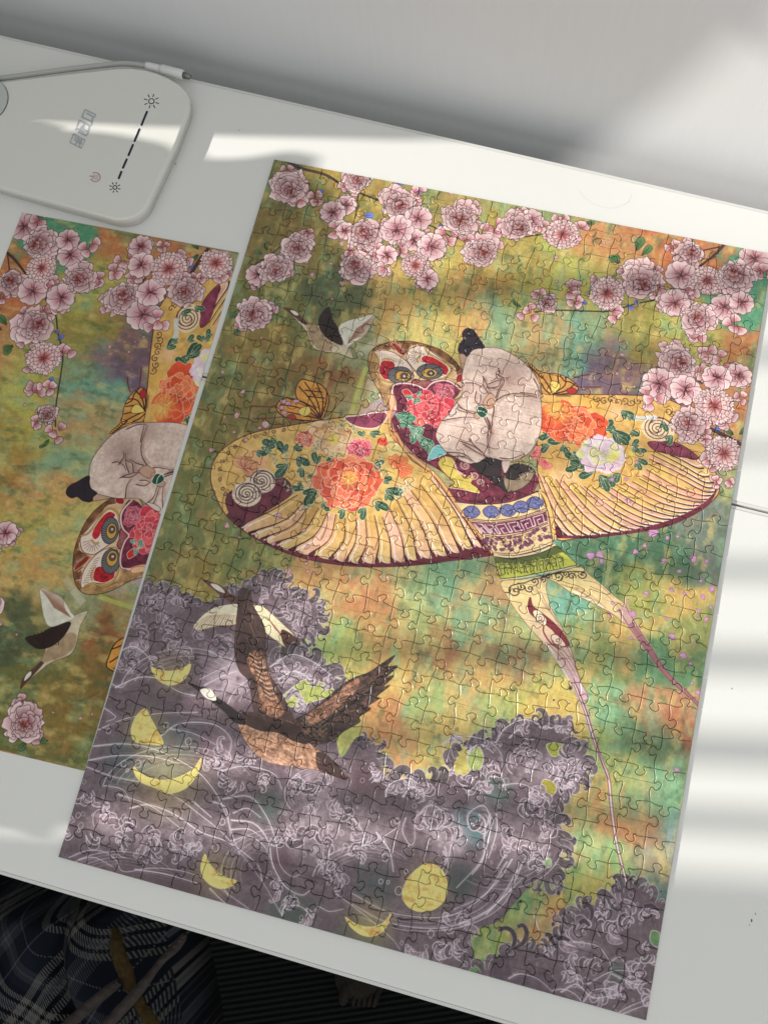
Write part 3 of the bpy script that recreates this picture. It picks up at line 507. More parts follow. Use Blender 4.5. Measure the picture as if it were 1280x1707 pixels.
for i in range(70):
    x, y = 240+ro.rand()*720, 340+ro.rand()*330; an = ro.rand()*6.28; st('C', [(x, y), (x+14*math.cos(an), y+14*math.sin(an)), (x+22*math.cos(an+.7), y+22*math.sin(an+.7))], .6, [(150,70,54),(250,236,200),(90,70,50)][i % 3], .6)
for i in range(60):
    x, y = 150+ro.rand()*850, 360+ro.rand()*560; an = ro.rand()*6.28; st('N', [(x, y), (x+22*math.cos(an), y+22*math.sin(an)), (x+36*math.cos(an+.7), y+36*math.sin(an+.7))], .6, [(150,70,54),(250,236,200),(90,70,50)][i % 3], .6)
# swallowtail left of the kite head
shape('C', [(470,200),(455,150),(480,100),(530,105),(590,130),(620,190),(605,260),(580,295),(540,240)], (220,154,72), (54,28,28), 1.6, tex=.3)
shape('C', [(360,225),(400,190),(470,200),(545,240),(580,295),(500,300),(410,285),(370,260)], (216,146,70), (54,28,28), 1.6, tex=.3)
for pts in [[(580,290),(560,200),(500,110)],[(580,290),(590,200),(560,115)],[(575,285),(530,200),(470,130)],[(580,290),(605,220),(610,160)],[(575,290),(480,240),(380,220)],[(575,293),(470,270),(375,250)],[(575,290),(500,215),(430,195)],[(500,150),(590,160)],[(510,180),(600,190)]]: st('C', pts, 1.9, (58,28,28), .95)
for x, y in [(385,235),(400,262),(430,282),(460,205),(420,215),(395,205)]: shape('C', [(x-14,y-8),(x+12,y-6),(x+10,y+10),(x-12,y+8)], (206,160,170), (60,34,32), .6)
shape('C', [(415,280),(440,270),(458,288),(440,300)], (176,60,50), (60,34,32), .7)
shape('C', [(480,240),(520,232),(530,260),(500,280),(470,262)], (232,204,110), (60,34,32), .7)
for pts in [[(232,229),(300,232),(356,234)],[(246,292),(300,291),(400,282)]]: st('C', pts, 2.6, (112,50,42), 1, 1.2)
for pts in [[(600,290),(640,250),(665,200)],[(610,280),(650,240),(690,190)]]: st('C', pts, .8, (50,30,30), .9)

# right wing
rwp = catmull(T('D', [(400,322),(560,315),(780,318),(900,334),(1000,400),(1040,520),(1094,664),(1050,735),(960,790),(860,825),(700,850),(560,862),(470,862),(440,740),(404,640),(400,480)]), 6, True)
paint(rwp, (224, 176, 104), 1, tex=.3)
blob('D', 600, 350, 80, (240,180,90), .7); blob('D', 500, 640, 90, (246,200,170), .6); blob('D', 700, 380, 60, (244,190,150), .6); blob('D', 850, 600, 90, (240,190,160), .5)
p1 = catmull(T('D', [(470,862),(600,862),(700,850),(860,825),(960,790),(1050,735),(1094,664)]), 5); p2 = catmull(T('D', [(455,815),(590,825),(690,812),(840,788),(940,752),(1020,700),(1060,650)]), 5)
paint(np.vstack([p1, p2[::-1]]), (116, 48, 62), 1, tex=.3)
S = catmull([(392,610),(430,628),(480,640),(540,655),(600,668),(660,665),(720,655),(780,640),(815,600),(826,560),(842,528),(860,508)], 6)
Ee = catmull([(512,852),(600,850),(690,840),(780,826),(860,806),(930,782),(985,756),(1030,728),(1062,700),(1080,670),(1058,628),(1010,560)], 6)
n = 24; fan = []
for i in range(n):
    a = S[int(i*(len(S)-1)/(n-1))]; b = Ee[int(i*(len(Ee)-1)/(n-1))]; d = b-a; L = np.hypot(*d); nrm = np.array([-d[1], d[0]])/L
    fan.append(('D', [tuple(a), tuple(a+d*.5+nrm*L*(.07 if i < 18 else .02)), tuple(a+d*.85+nrm*L*.05), tuple(b)]))
feather_fan(fan, [(222,172,98),(230,166,130),(220,178,92)])
for bx, by, br, bc in ((1000,700,70,(236,150,130)),(820,700,70,(240,180,110)),(640,740,70,(240,176,170)),(760,800,60,(236,160,150)),(930,640,60,(236,170,120)),(560,800,50,(240,190,120))): blob('D', bx, by, br, bc, .4)
paint(ribbon(rwp, 1.5*PS), (96, 40, 48), .9)
shape('D', [(820,500),(850,492),(930,498),(1000,540),(1010,560),(930,548),(850,528)], MAR2, (80,34,44), .8, tex=.5)
s = scale_at('D', 855, 445); c = T('D', [(858,448)])[0]; a = np.arange(0, 6.28, .3); paint(np.c_[c[0]+62*s*np.cos(a), c[1]+46*s*np.sin(a)], (238,210,170)); spiral('D', 858, 445, 54, 4, 1.5, (90,44,48)); spiral('D', 858, 448, 66, 1, 1.2, (90,44,48))
for i in range(7): spiral('N', 590+i*58, 335+(i % 2)*14+i*3, 36, 1.3, 1.2, (60,34,46), a0=2+i)
for i in range(3): spiral('N', 1190+i*40, 440+i*16, 34, 1.2, 1.2, (60,34,46), a0=i)
leaves('N', [(620,520,110,20),(660,520,120,45),(640,600,110,-60),(720,600,150,20),(760,640,110,30),(870,600,80,20),(790,430,110,15),(850,470,70,20),(240,640,110,200),(200,640,100,150),(300,700,120,170),(300,720,90,60),(180,720,90,120),(380,700,90,200),(420,860,110,200),(380,800,90,50),(520,920,150,185),(440,910,110,150),(560,960,120,150),(600,980,120,20),(640,1010,110,60),(720,980,100,80),(780,960,90,100),(660,960,70,-60),(880,740,80,-60),(920,760,80,0),(930,840,90,20),(930,860,80,60),(890,740,70,30),(530,640,60,120)])
bloom('N', 380, 540, 262, 150, [(222,96,60),(234,122,80),(208,84,54)], (250,226,200), (12, 10, 8, 6), 12, .8)
blob('N', 270, 440, 150, (238,170,80), .8); blob('N', 200, 400, 110, (240,190,100), .8)
for i in range(46): a = rng.rand()*6.28; q = 20+rng.rand()*110; st('N', [(250+q*.3*math.cos(a), 440+q*.2*math.sin(a)), (250+q*math.cos(a), 440+q*.7*math.sin(a))], .6, (250,226,170) if i % 3 else (180,110,60), .7)
bloom('N', 640, 810, 200, 150, [(222,196,210),(226,216,160),(214,180,196),(232,214,200),(216,220,150)], (238,214,224), (11, 9, 7, 5), 14, .8)
blob('N', 730, 830, 60, (236,220,90), .9); blob('N', 880, 800, 40, (236,226,100), .9)
for x, y in ((50,790),(150,870)): butterfly('N', x, y, 70, (236,150,150), (190,60,70), 40+x)
st('N', [(900,490),(960,500),(1060,490),(1100,500)], 8, (214,222,228), .8); leaves('N', [(1150,520,90,60),(1230,640,90,100)])
# head
head = T('K', [(130,212),(230,152),(400,120),(560,124),(700,155),(850,210),(980,300),(1085,430),(1100,560),(1090,700),(700,860),(320,850),(220,680),(150,560),(102,450),(88,300)])
hq = catmull(head, 5, True); paint(hq, (214, 178, 136), 1, tex=.25)
shape('K', [(130,212),(230,152),(400,120),(560,124),(700,155),(690,172),(560,160),(500,230),(470,285),(420,250),(350,200),(300,215),(220,200),(160,230)], (138,96,66), None, tex=.7)
shape('K', [(700,155),(850,210),(980,300),(1085,430),(1085,560),(1040,520),(1010,400),(930,340),(820,260),(720,200)], (132,92,64), None, tex=.7)
shape('K', [(95,300),(130,220),(170,240),(180,330),(190,460),(240,560),(330,600),(330,660),(320,850),(220,680),(150,560),(102,450)], (176,140,96), None, tex=.7)
for pts in [[(350,130),(400,200),(450,270)],[(320,180),(350,210),(340,240)],[(420,150),(460,200),(500,220)],[(230,170),(240,210),(220,220)],[(540,150),(580,170),(620,160)],[(180,560),(260,600),(320,650)],[(160,500),(200,560)],[(240,700),(300,740),(330,700)],[(1010,400),(1030,480),(1060,540)]]: st('K', pts, 1.6, (236,206,186), .8); st('K', [(x+10, y+6) for x, y in pts], .9, (110,40,36), .7)
shape('K', [(330,140),(390,150),(440,200),(480,240),(470,275),(420,250),(370,200)], (150,60,50), (230,200,180), .8, tex=.4)
shape('K', [(1030,500),(1060,470),(1090,480),(1080,550),(1030,550)], (160,44,50), (230,200,180), .8)
# brows
shape('K', [(155,230),(240,215),(340,235),(440,290),(520,360),(560,440),(560,520),(450,555),(330,560),(260,530),(200,440),(200,330)], (240,214,196), (90,50,44), .9)
shape('K', [(500,260),(530,205),(620,170),(690,175),(760,230),(900,330),(970,400),(975,450),(900,510),(760,540),(640,490),(560,400),(500,320)], (240,214,196), (90,50,44), .9)
for i in range(11): x = 205+i*24; st('K', [(x, 232+i*9), (x+8+i, 290+i*8)], .6, (70,40,40), .9)
for i in range(9): a = math.radians(100+i*17); st('K', [(650+60*math.cos(a)*1, 290-30*math.sin(a)), (640+120*math.cos(a), 285-95*math.sin(a))], .6, (70,40,40), .9)
for pts, cl in [([(170,250),(200,330),(170,420),(200,500),(270,545),(400,560)], (222,180,80)), ([(690,170),(720,240),(830,310),(940,370),(975,430),(930,500),(830,530)], (222,180,80)), ([(650,270),(610,310),(620,350)], (226,184,90)), ([(230,320),(300,310),(370,345)], (226,184,90))]: st('K', pts, 3., (80,44,40)); st('K', pts, 2., cl)
shape('K', [(240,330),(300,325),(360,345),(370,400),(310,440),(300,500),(320,530),(250,520),(205,440),(215,370)], (186,44,56), (240,214,200), 1.2, tex=.5, tex2=.5)
shape('K', [(650,310),(690,275),(760,285),(840,325),(920,380),(945,430),(920,480),(880,470),(860,410),(780,370),(690,350)], (186,44,56), (240,214,200), 1.2, tex=.5, tex2=.5)
for (x, y, rx, ry, ix, iy, irx, iry) in [(425,480,132,88,455,490,82,55), (745,445,140,84,740,460,82,50)]:
    def ell(cx, cy, a, b): return [(cx+a*math.cos(t), cy+b*math.sin(t)) for t in np.arange(0, 6.28, .6)]
    shape('K', ell(x, y, rx, ry), (96,94,98), (50,40,50), .9)
    for i in range(60):
        t = i*.105; st('K', [(ix+irx*1.05*math.cos(t), iy+iry*1.05*math.sin(t)), (x+rx*.93*math.cos(t+.1), y+ry*.93*math.sin(t+.1))], .6, (206, 204, 200) if i % 2 else (52, 50, 56), .8)
    shape('K', ell(ix, iy, irx, iry), (206,164,84), (50,36,30), .9)
    shape('K', ell(ix+15, iy+2, irx*.5, iry*.62), (112,84,96), (50,36,40), .7); shape('K', ell(ix+18, iy+4, irx*.2, iry*.3), (226,206,150), (40,30,40), .6)
shape('K', [(550,560),(590,525),(650,540),(720,540),(770,555),(740,600),(690,615),(620,600)], (160,80,84), (70,34,40), .9)
for pts in [[(570,560),(620,545),(650,590)],[(650,545),(690,560),(680,600)],[(600,580),(660,570),(740,560)],[(560,575),(600,600),(660,610)]]: st('K', pts, 1.5, (232,200,190)); st('K', pts, .7, (70,30,36))
paint(ribbon(np.vstack([hq, hq[:1]]), 1.2*PS), (80, 50, 40), .9)
# maroon body
body = np.vstack([T('K', [(345,640),(360,590),(430,570),(540,575),(640,602),(695,632),(760,572),(860,540),(960,552),(1080,640)]), T('L', [(420,0),(620,300),(1060,380),(1066,510),(1000,545),(900,575),(800,590),(700,595),(510,575),(460,488),(500,445),(380,350),(240,270),(110,130),(55,20)]), T('K', [(335,1000),(330,960),(385,860),(385,760)])])
paint(catmull(body, 4, True), (118, 54, 72), 1, tex=.75, tex2=.3); paint(ribbon(catmull(T('K', [(385,860),(345,740),(345,640),(360,590),(430,570),(540,575),(640,602),(695,632),(760,572),(860,540),(960,552),(1080,640)]), 5), 3*PS), (242,206,200), .95); paint(ribbon(catmull(T('K', [(340,640),(352,584),(430,560),(540,565),(640,592),(695,622),(760,560),(860,528),(960,540),(1080,625)]), 5), .8*PS), (70,34,44), .9)
for off, w, cl in [(0, 8, (240,190,120)), (-2.5, 1., (90,36,40)), (2.5, 1., (110,46,50)), (0, .8, (200,110,80))]:
    p = np.vstack([T('K', [(340,860),(315,960),(330,1080),(400,1200)]), T('L', [(60,60),(150,210),(250,300),(360,390),(440,490),(540,640),(660,790),(770,945)])]); q = catmull(p, 6)
    d = np.gradient(q, axis=0); d /= np.hypot(d[:, 0], d[:, 1])[:, None]; q = q+np.c_[-d[:, 1], d[:, 0]]*off*PS; paint(ribbon(q, w*.8*PS), cl, .95)
shape('K', [(300,700),(350,690),(370,790),(330,880),(310,960),(290,900),(320,850)], (240,190,150), (200,90,70), .8)
for fr, pts in [('L', [(1100,500),(1150,560),(1190,700),(1210,850)])]:
    st(fr, pts, 7, (240,196,120)); st(fr, [(x-14, y) for x, y in pts], .9, (110,50,50)); st(fr, [(x+16, y) for x, y in pts], .9, (110,50,50))
# body peony and leaves
shape('K', [(450,650),(500,630),(540,660),(560,700),(500,720),(470,690)], (206,60,60), (246,220,200), .9)
bloom('K', 760, 850, 260, 170, [(200,72,84),(216,92,98),(190,60,76),(222,110,100)], (250,206,196), (10, 9, 7, 5), 22, .8)
bloom('K', 900, 650, 110, 70, [(170,70,90),(186,90,104)], (240,190,190), (8, 6, 5, 3), 23, .7)
leaves('K', [(560,740,80,0),(560,740,70,200),(600,700,60,-60),(380,900,160,-5),(430,980,150,-30),(430,960,120,20),(520,1020,110,10),(600,1050,110,60),(600,1100,110,100),(640,1150,150,20),(680,1040,100,110),(700,1200,120,30),(760,1230,130,60),(620,1120,90,30)], (60,110,86), (244,236,220))
shape('L', [(310,285),(350,200),(395,180),(430,215),(440,240),(380,265)], (130,196,196), (246,246,240), 1.)
# golden cloud
shape('L', [(500,445),(440,390),(390,330),(388,290),(430,258),(480,268),(505,300),(500,340),(540,380),(580,410),(610,390),(640,410),(620,450),(660,480),(680,520),(620,515),(560,490),(480,478),(455,480)], (214,188,96), (92,44,50), 1., tex=.3)
for x, y, r in ((578,325,34),(640,395,34),(682,445,30)): spiral('L', x, y, r, 1.6, 2.6, (238,206,186), a0=x); spiral('L', x, y, r, 1.6, .7, (110,50,60), a0=x)
st('L', [(500,300),(520,360),(580,400)], 3, (240,206,190), .9); st('L', [(455,480),(560,495),(680,520)], 1.6, (246,230,180), .9)
# belt
shape('L', [(500,582),(700,600),(900,580),(1100,505),(1160,640),(1195,860),(1210,880),(1080,930),(920,968),(785,966),(700,830),(590,700)], (230,200,150), (90,50,50), .8, smooth=False, tex=.15)
for pts, w in [([(500,582),(700,600),(900,580),(1100,505)],1.6),([(590,700),(760,716),(960,690),(1150,630)],1.2),([(600,712),(770,728),(960,700),(1155,642)],.8),([(690,815),(820,830),(1000,800),(1165,735)],1.2),([(705,830),(830,842),(1000,815),(1170,750)],.8),([(785,966),(920,968),(1080,930),(1210,880)],1.6),([(775,945),(920,948),(1080,910),(1205,860)],.8)]: st('L', pts, w, (84,40,54))
for x, y in ((622,655),(760,655),(878,645),(975,620),(1072,590)):
    shape('L', [(x-58,y-10),(x-20,y-42),(x+30,y-36),(x+60,y+6),(x+22,y+40),(x-34,y+32)], (112,114,160), (40,36,70), .8)
    for k in range(16): a = rng.rand()*6.28; q = rng.rand()*40; st('L', [(x+q*math.cos(a), y+q*.7*math.sin(a)), (x+q*math.cos(a)+14*math.cos(a*3), y+q*.7*math.sin(a)+12*math.sin(a*3))], .6, (206,206,236) if k % 2 else (44,40,84), .9)
shape('L', [(612,722),(770,738),(960,708),(1152,652),(1164,728),(1000,795),(830,820),(700,808)], (120,62,84), None, smooth=False)
def belt(u, v):   # u 0..1 along, v 0..1 down
    t = np.array([(612,722),(770,738),(960,708),(1152,652)], float); b = np.array([(700,812),(830,824),(1000,796),(1166,730)], float)
    k = min(u*3, 2.999); i = int(k); f = k-i; return tuple((t[i]*(1-f)+t[i+1]*f)*(1-v)+(b[i]*(1-f)+b[i+1]*f)*v)
for i in range(6):
    u = .03+i*.16; key = [(0,.85),(0,.15),(.12,.15),(.12,.85),(.04,.85),(.04,.45),(.085,.45)]
    for w, cl in ((1.7, (250,226,226)),): line(np.array(T('L', [belt(min(u+a, 1), v) for a, v in key])), w, cl, 1, smooth=False)
    line(np.array(T('L', [belt(min(u+a, 1), v) for a, v in [(.12,.85),(.16,.85)]])), 1.7, (250,226,226), 1, smooth=False)
for i in range(120):
    u, v = rng.rand(), rng.rand(); t = belt(u, 1); x = t[0]+40*v-10; y = t[1]+20+95*v*(1-.1*u); a = rng.rand()*6
    shape('L', [(x-12,y-4),(x,y-12),(x+12,y-2),(x+2,y+10)], (136,82,110) if i % 3 else (224,190,140), (74,40,66), .5)
# green band and scroll
shape('Q', [(208,122),(430,130),(600,95),(716,36),(800,110),(895,205),(760,240),(600,275),(440,305),(268,325),(232,220)], (196,200,86), (50,40,40), 1., smooth=False, tex=.2)
shape('Q', [(212,130),(430,138),(600,103),(716,46),(780,96),(640,150),(430,190),(225,190)], (96,112,66), None, smooth=False, alpha=.75)
for i in range(52):
    u = i/51; x0 = 215+500*u; y0 = 130-(u**2.2)*92; x1 = 270+620*u; y1 = 318-u*112; r = .25+.5*rng.rand(); st('Q', [(x0+(x1-x0)*(.08), y0+(y1-y0)*.1), (x0+(x1-x0)*r, y0+(y1-y0)*r)], .7, (44,48,34), .9)
for i in range(10):
    u = .04+i*.095; x0 = 225+560*u; y0 = 205-(u**1.8)*70; w = 42
    st('Q', [(x0,y0-20),(x0+22,y0+60),(x0+28,y0+84)], 1.3, (60,60,40)); st('Q', [(x0+14,y0),(x0+w+6,y0-8)], 1.1, (60,60,40)); st('Q', [(x0+20,y0+34),(x0+w,y0+28)], 1.1, (60,60,40)); st('Q', [(x0+w+4,y0-6),(x0+w+12,y0+70)], 1.2, (60,60,40)); st('Q', [(x0+6,y0-14),(x0+26,y0+64)], .8, (240,236,190), .8)
for a, b in ((0, (232,210,170)), (1, None)):
    pass
st('Q', [(210,125),(330,140),(450,128),(600,92),(716,36)], 3, (236,206,170)); st('Q', [(214,138),(330,153),(450,140),(600,105),(722,50)], 1, (60,40,40)); st('Q', [(262,325),(440,305),(600,272),(760,240),(895,208)], 2.6, (236,226,180)); st('Q', [(268,345),(440,325),(620,292),(770,258),(915,222)], 1.1, (50,36,40)); st('Q', [(262,322),(440,300),(600,268),(760,236),(895,205)], 1.1, (50,36,40))
# tails
shape('Q', [(268,345),(440,325),(630,300),(640,400),(665,510),(700,600),(770,720),(830,860),(880,1020),(920,1160),(990,1300),(900,1300),(850,1180),(770,1040),(650,880),(520,740),(400,590),(322,470)], (236,210,140), (110,76,70), .7, col2=(206,170,176), cen=(420,350), rad=900, tex=.2)
shape('Q', [(640,300),(760,262),(915,222),(1000,290),(1100,370),(1200,462),(1300,545),(1300,690),(1200,620),(1100,560),(960,490),(840,430),(740,360)], (236,212,140), (110,76,70), .7, col2=(214,180,150), cen=(700,300), rad=900, tex=.2)
for pts in [[(560,400),(620,520),(720,660),(800,800)],[(590,420),(660,560),(740,680)],[(760,360),(900,420),(1060,520)],[(800,380),(960,420),(1130,560)],[(1000,380),(1120,440),(1240,560)],[(940,330),(1060,360),(1200,480)],[(880,400),(1000,470),(1100,550)],[(640,840),(760,960),(860,1120)],[(700,860),(820,1000),(900,1140)],[(760,880),(850,1000),(900,1100)],[(800,860),(860,980),(920,1140)]]: st('Q', pts, .9, (110,70,70), .8, .5)
st('Q', [(860,420),(1000,490),(1110,556)], 3, (250,240,220), .7); st('Q', [(640,850),(740,1000),(840,1170)], 3, (236,220,224), .7)
shape('Q', [(510,470),(530,540),(580,580),(680,660),(760,740),(830,850),(810,870),(740,820),(700,750),(640,700),(560,650),(500,590),(490,530)], (132,52,62), (60,30,36), .7)
shape('Q', [(530,590),(580,580),(640,650),(630,700),(570,670)], (244,226,190), (80,40,44), .7); spiral('Q', 585, 640, 44, 2.2, 1., (90,40,46))
shape('Q', [(680,790),(730,780),(800,860),(760,880),(700,850)], (236,206,180), (90,40,46), 1.); spiral('Q', 735, 830, 40, 1.5, 1., (90,40,46)); st('Q', [(620,700),(620,760),(680,850),(760,900)], 2.2, (130,50,60))
for x, y, r in ((385,420,55),(440,385,34),(505,400,38),(545,340,34),(610,322,28),(660,300,26),(740,300,42),(800,280,30),(850,300,34),(940,285,40)):
    spiral('Q', x, y, r, 1.5, 1.6, (46,30,44), a0=x*.1)
st('Q', [(300,430),(340,430),(350,380),(420,360),(470,350),(520,330),(600,310),(700,280),(820,262),(960,262)], 1.5, (46,30,44), .9)
t1 = [(958,1142),(975,1185),(984,1215),(992,1240),(1004,1272),(1014,1300),(1019,1351),(1027,1405),(1043,1470)]
line(T('P', t1), 9, (206,172,176), 1, 3.4, 6); line(T('P', [(x-2, y) for x, y in t1]), .9, (96,56,62), 1); line(T('P', [(x+2.4, y) for x, y in t1]), .8, (96,56,62), 1); line(T('P', t1), 1.6, (240,222,218), .8)
line(T('P', [(955,1130),(980,1195),(1000,1262),(1014,1300)]), 1.2, (96,52,60), .8)
t2 = [(1036,1012),(1052,1040),(1066,1061),(1083,1085),(1100,1111),(1120,1134),(1139,1151),(1154,1165),(1170,1182)]
line(T('P', t2), 19, (196,160,150), 1, 4, 10); line(T('P', t2[1:]), 8, (156,104,112), .85, 3, 7)
for o in (-5.5, 5.5): line(T('P', [(x+o*(1-i*.09), y-o*.6*(1-i*.09)) for i, (x, y) in enumerate(t2)]), .9, (90,48,56), .9)
for i in range(1, 8): x, y = t2[i]; line(T('P', [(x-5, y+2), (x, y-1), (x+5, y-3)]), .8, (90,44,56), .8)
# swallowtail behind the man
shape('N', [(0,30),(30,40),(90,95),(150,115),(100,200),(60,120)], (220,160,74), (60,34,34), .9)
shape('N', [(90,120),(200,115),(300,135),(390,190),(425,235),(400,290),(300,300),(200,298),(120,280),(110,200)], (214,156,86), (60,34,34), 1., tex=.3)
for pts in [[(210,290),(160,200),(110,130)],[(210,290),(200,190),(180,120)],[(210,290),(260,230),(250,130)],[(210,290),(310,220),(320,140)],[(210,290),(330,260),(400,200)],[(210,290),(320,290),(420,260)],[(190,295),(140,250),(115,200)],[(270,130),(310,180),(360,190),(420,230)],[(0,40),(60,100),(120,160)]]: st('N', pts, 1.9, (64,34,36))
for i in range(8): st('N', [(20+i*16, 40+i*12), (14+i*16, 66+i*12)], 1, (60,34,34))
shape('N', [(190,190),(240,185),(275,220),(250,260),(205,285)], (236,206,112), (64,34,36), .8); shape('N', [(330,250),(380,238),(412,262),(390,288),(345,285)], (186,54,60), (64,34,36), .8)
for pts in [[(380,160),(450,135),(522,125)],[(430,232),(530,232),(618,232)]]: st('N', pts, 1.6, (128,52,44), 1, 2.6)
for i in range(14): st('N', [(240+i*9, 300), (244+i*9, 316)], .6, (60,30,40))
# man in a pale robe
SK = (196, 158, 136)
shape('M', [(262,395),(300,400),(345,440),(320,500),(300,570),(278,500)], SK, (70,48,44), .8)
robe = [T('M', [(320,480),(352,400),(420,360),(520,346),(620,346),(740,390),(880,480),(980,590),(1040,700),(1052,820),(1062,960),(1062,1100)]), T('L', [(1122,10),(1100,120),(1030,235),(930,288),(830,302),(730,272),(650,312),(570,300),(500,262),(440,228),(390,165),(368,110),(385,50)]), T('M', [(100,1050),(165,985),(200,930),(252,862),(292,800),(290,640),(300,560)])]
rq = catmull(np.vstack(robe), 5, True); paint(rq, (224, 196, 182), 1, tex=.22, tex2=.15); paint(ribbon(np.vstack([rq, rq[:1]]), 1.*PS), (90,66,64), .9)
blob('M', 760, 640, 260, (150,122,114), .6); blob('M', 330, 760, 120, (176,148,140), .6); blob('M', 560, 1180, 130, (170,140,132), .6); blob('M', 960, 840, 160, (168,140,132), .6); blob('M', 560, 760, 180, (170,142,134), .6); blob('M', 300, 1250, 200, (190,160,150), .5); blob('L', 740, 200, 120, (186,158,150), .5)
for pts in [[(290,690),(400,690),(480,720)],[(490,620),(530,700),(545,790),(490,880)],[(640,540),(650,590),(610,650),(560,670)],[(545,700),(620,670),(740,650)],[(550,740),(640,720),(670,650)],[(430,770),(415,850),(450,900)],[(470,800),(470,860),(450,900)],[(620,830),(640,760),(680,690)],[(620,860),(700,810),(800,790),(900,800),(1020,830)],[(980,640),(1030,740),(1030,830)],[(100,1055),(200,1035),(320,1020),(440,1025)],[(240,880),(300,940),(420,970)],[(500,1010),(540,1100),(570,1180)],[(530,1020),(560,1110),(575,1170)],[(220,930),(280,960),(410,990)],[(590,900),(600,960),(575,1100)],[(500,640),(500,720),(540,780)],[(560,780),(600,830)],[(850,780),(940,790),(1020,800)],[(620,600),(700,640),(760,630)]]: st('M', [(x+12, y+14) for x, y in pts], 7., (150,116,106), .28, 3); st('M', pts, 1.7, (70,44,42), .95, .7)
for pts in [[(540,150),(640,190),(740,270)],[(560,170),(660,230),(730,265)],[(740,0),(760,80),(730,200)],[(440,230),(560,240),(640,300)],[(480,260),(560,260),(620,290)],[(750,20),(740,100),(745,240)],[(600,130),(640,180),(700,230)],[(820,270),(900,275),(1000,240)]]: st('L', [(x+9, y+8) for x, y in pts], 7., (150,116,106), .28, 3); st('L', pts, 1.7, (70,44,42), .95, .7)
shape('M', [(490,880),(560,790),(620,850),(590,910),(540,940)], SK, (90,56,50), .7); shape('M', [(410,980),(450,960),(470,1010),(440,1040),(410,1020)], SK, (90,56,50), .7); st('M', [(480,890),(540,910),(560,940),(600,900)], 1.6, (196,120,90))
shape('M', [(432,940),(460,915),(520,935),(540,965),(520,1010),(480,1025),(440,990)], (46,92,72), (240,236,226), .9); st('M', [(440,960),(490,965),(530,990)], 1.3, (240,236,226))
shape('M', [(165,990),(200,930),(250,880),(240,950),(200,1010),(170,1010)], (226,200,190), (90,66,64), .8)
shape('M', [(252,372),(265,310),(302,262),(290,212),(322,166),(370,160),(415,190),(450,250),(502,322),(500,352),(430,356),(380,380),(340,432),(300,400),(268,400)], (58,50,58), (30,26,30), .8, tex=.3)
st('M', [(430,290),(450,320),(500,340)], .8, (30,26,32)); st('M', [(290,330),(380,330),(430,320)], .8, (36,32,38), .8)
shape('L', [(618,318),(680,300),(740,268),(850,298),(832,350),(832,400),(860,470),(868,512),(800,460),(700,388)], (62,52,54), (30,24,26), .8, tex=.3)
shape('L', [(856,380),(880,340),(930,312),(1000,318),(1064,352),(1050,420),(990,480),(900,515),(870,500),(850,440)], (150,132,112), (40,30,30), .9, tex=.3)
shape('L', [(858,378),(890,335),(940,312),(1000,325),(1050,348),(980,380),(940,420),(880,418)], (62,52,54), (30,24,26), .8, tex=.3)
st('L', [(940,420),(1000,380),(1060,352)], .8, (60,44,40)); shape('L', [(835,300),(870,290),(900,300),(870,370),(850,370)], (206,182,172), (90,66,64), .7)

# ---- blossom
BRN = (84, 70, 70)
def branch(fr, pts, w, w1=None): st(fr, pts, w, (52,40,44), 1, w1); st(fr, pts, w*.62, BRN, 1, (w1 or w)*.62)
branch('P', [(474,266),(500,280),(544,292),(578,314),(600,322),(636,336)], 6, 3.2); branch('P', [(501,279),(503,292),(508,305)], 3, 2); branch('P', [(597,322),(595,345),(592,364)], 3.2, 2); branch('P', [(700,372),(722,378),(756,396),(783,398),(820,400)], 2.4); branch('P', [(850,398),(880,394),(912,388)], 2.4)
branch('P', [(425,440),(450,425),(474,406)], 2.2); branch('P', [(1206,408),(1190,425),(1160,448),(1130,470)], 5, 3); branch('P', [(1120,480),(1092,499),(1065,505)], 2.6); branch('P', [(1060,506),(1020,518),(991,519),(927,517),(890,520)], 2.4); branch('P', [(1160,706),(1190,718),(1215,730),(1240,744)], 6, 6); branch('P', [(1150,625),(1170,640)], 3); branch('P', [(395,560),(402,540)], 2); branch('P', [(1206,410),(1178,416),(1160,420)], 2.4)
for x, y, L, a in [(437,424,14,200),(445,416,12,240),(1033,438,20,200),(1030,440,17,250),(1060,418,26,280),(1070,425,22,300),(1045,445,14,150),(964,362,16,300),(975,372,14,350),(1232,724,18,-50),(1222,724,16,200),(1243,700,14,30),(396,530,16,200),(400,545,14,100),(868,512,12,200),(858,508,10,240)]: leaf('P', x, y, L, a, .26, (84,112,74), (40,52,40), .7)
for x, y, L, a in [(694,320,15,-30),(660,308,15,-40),(606,360,16,-20),(733,372,12,60),(793,392,13,10),(921,376,11,-60),(1045,508,12,30),(966,502,12,10),(960,480,10,60),(1126,415,12,20),(1222,440,16,12),(1246,668,14,40),(1192,770,12,-30),(1190,716,14,-30),(530,320,10,-20),(1060,500,9,80)]: leaf('P', x, y, L, a, .3, (96,116,186), (50,56,104), .6)
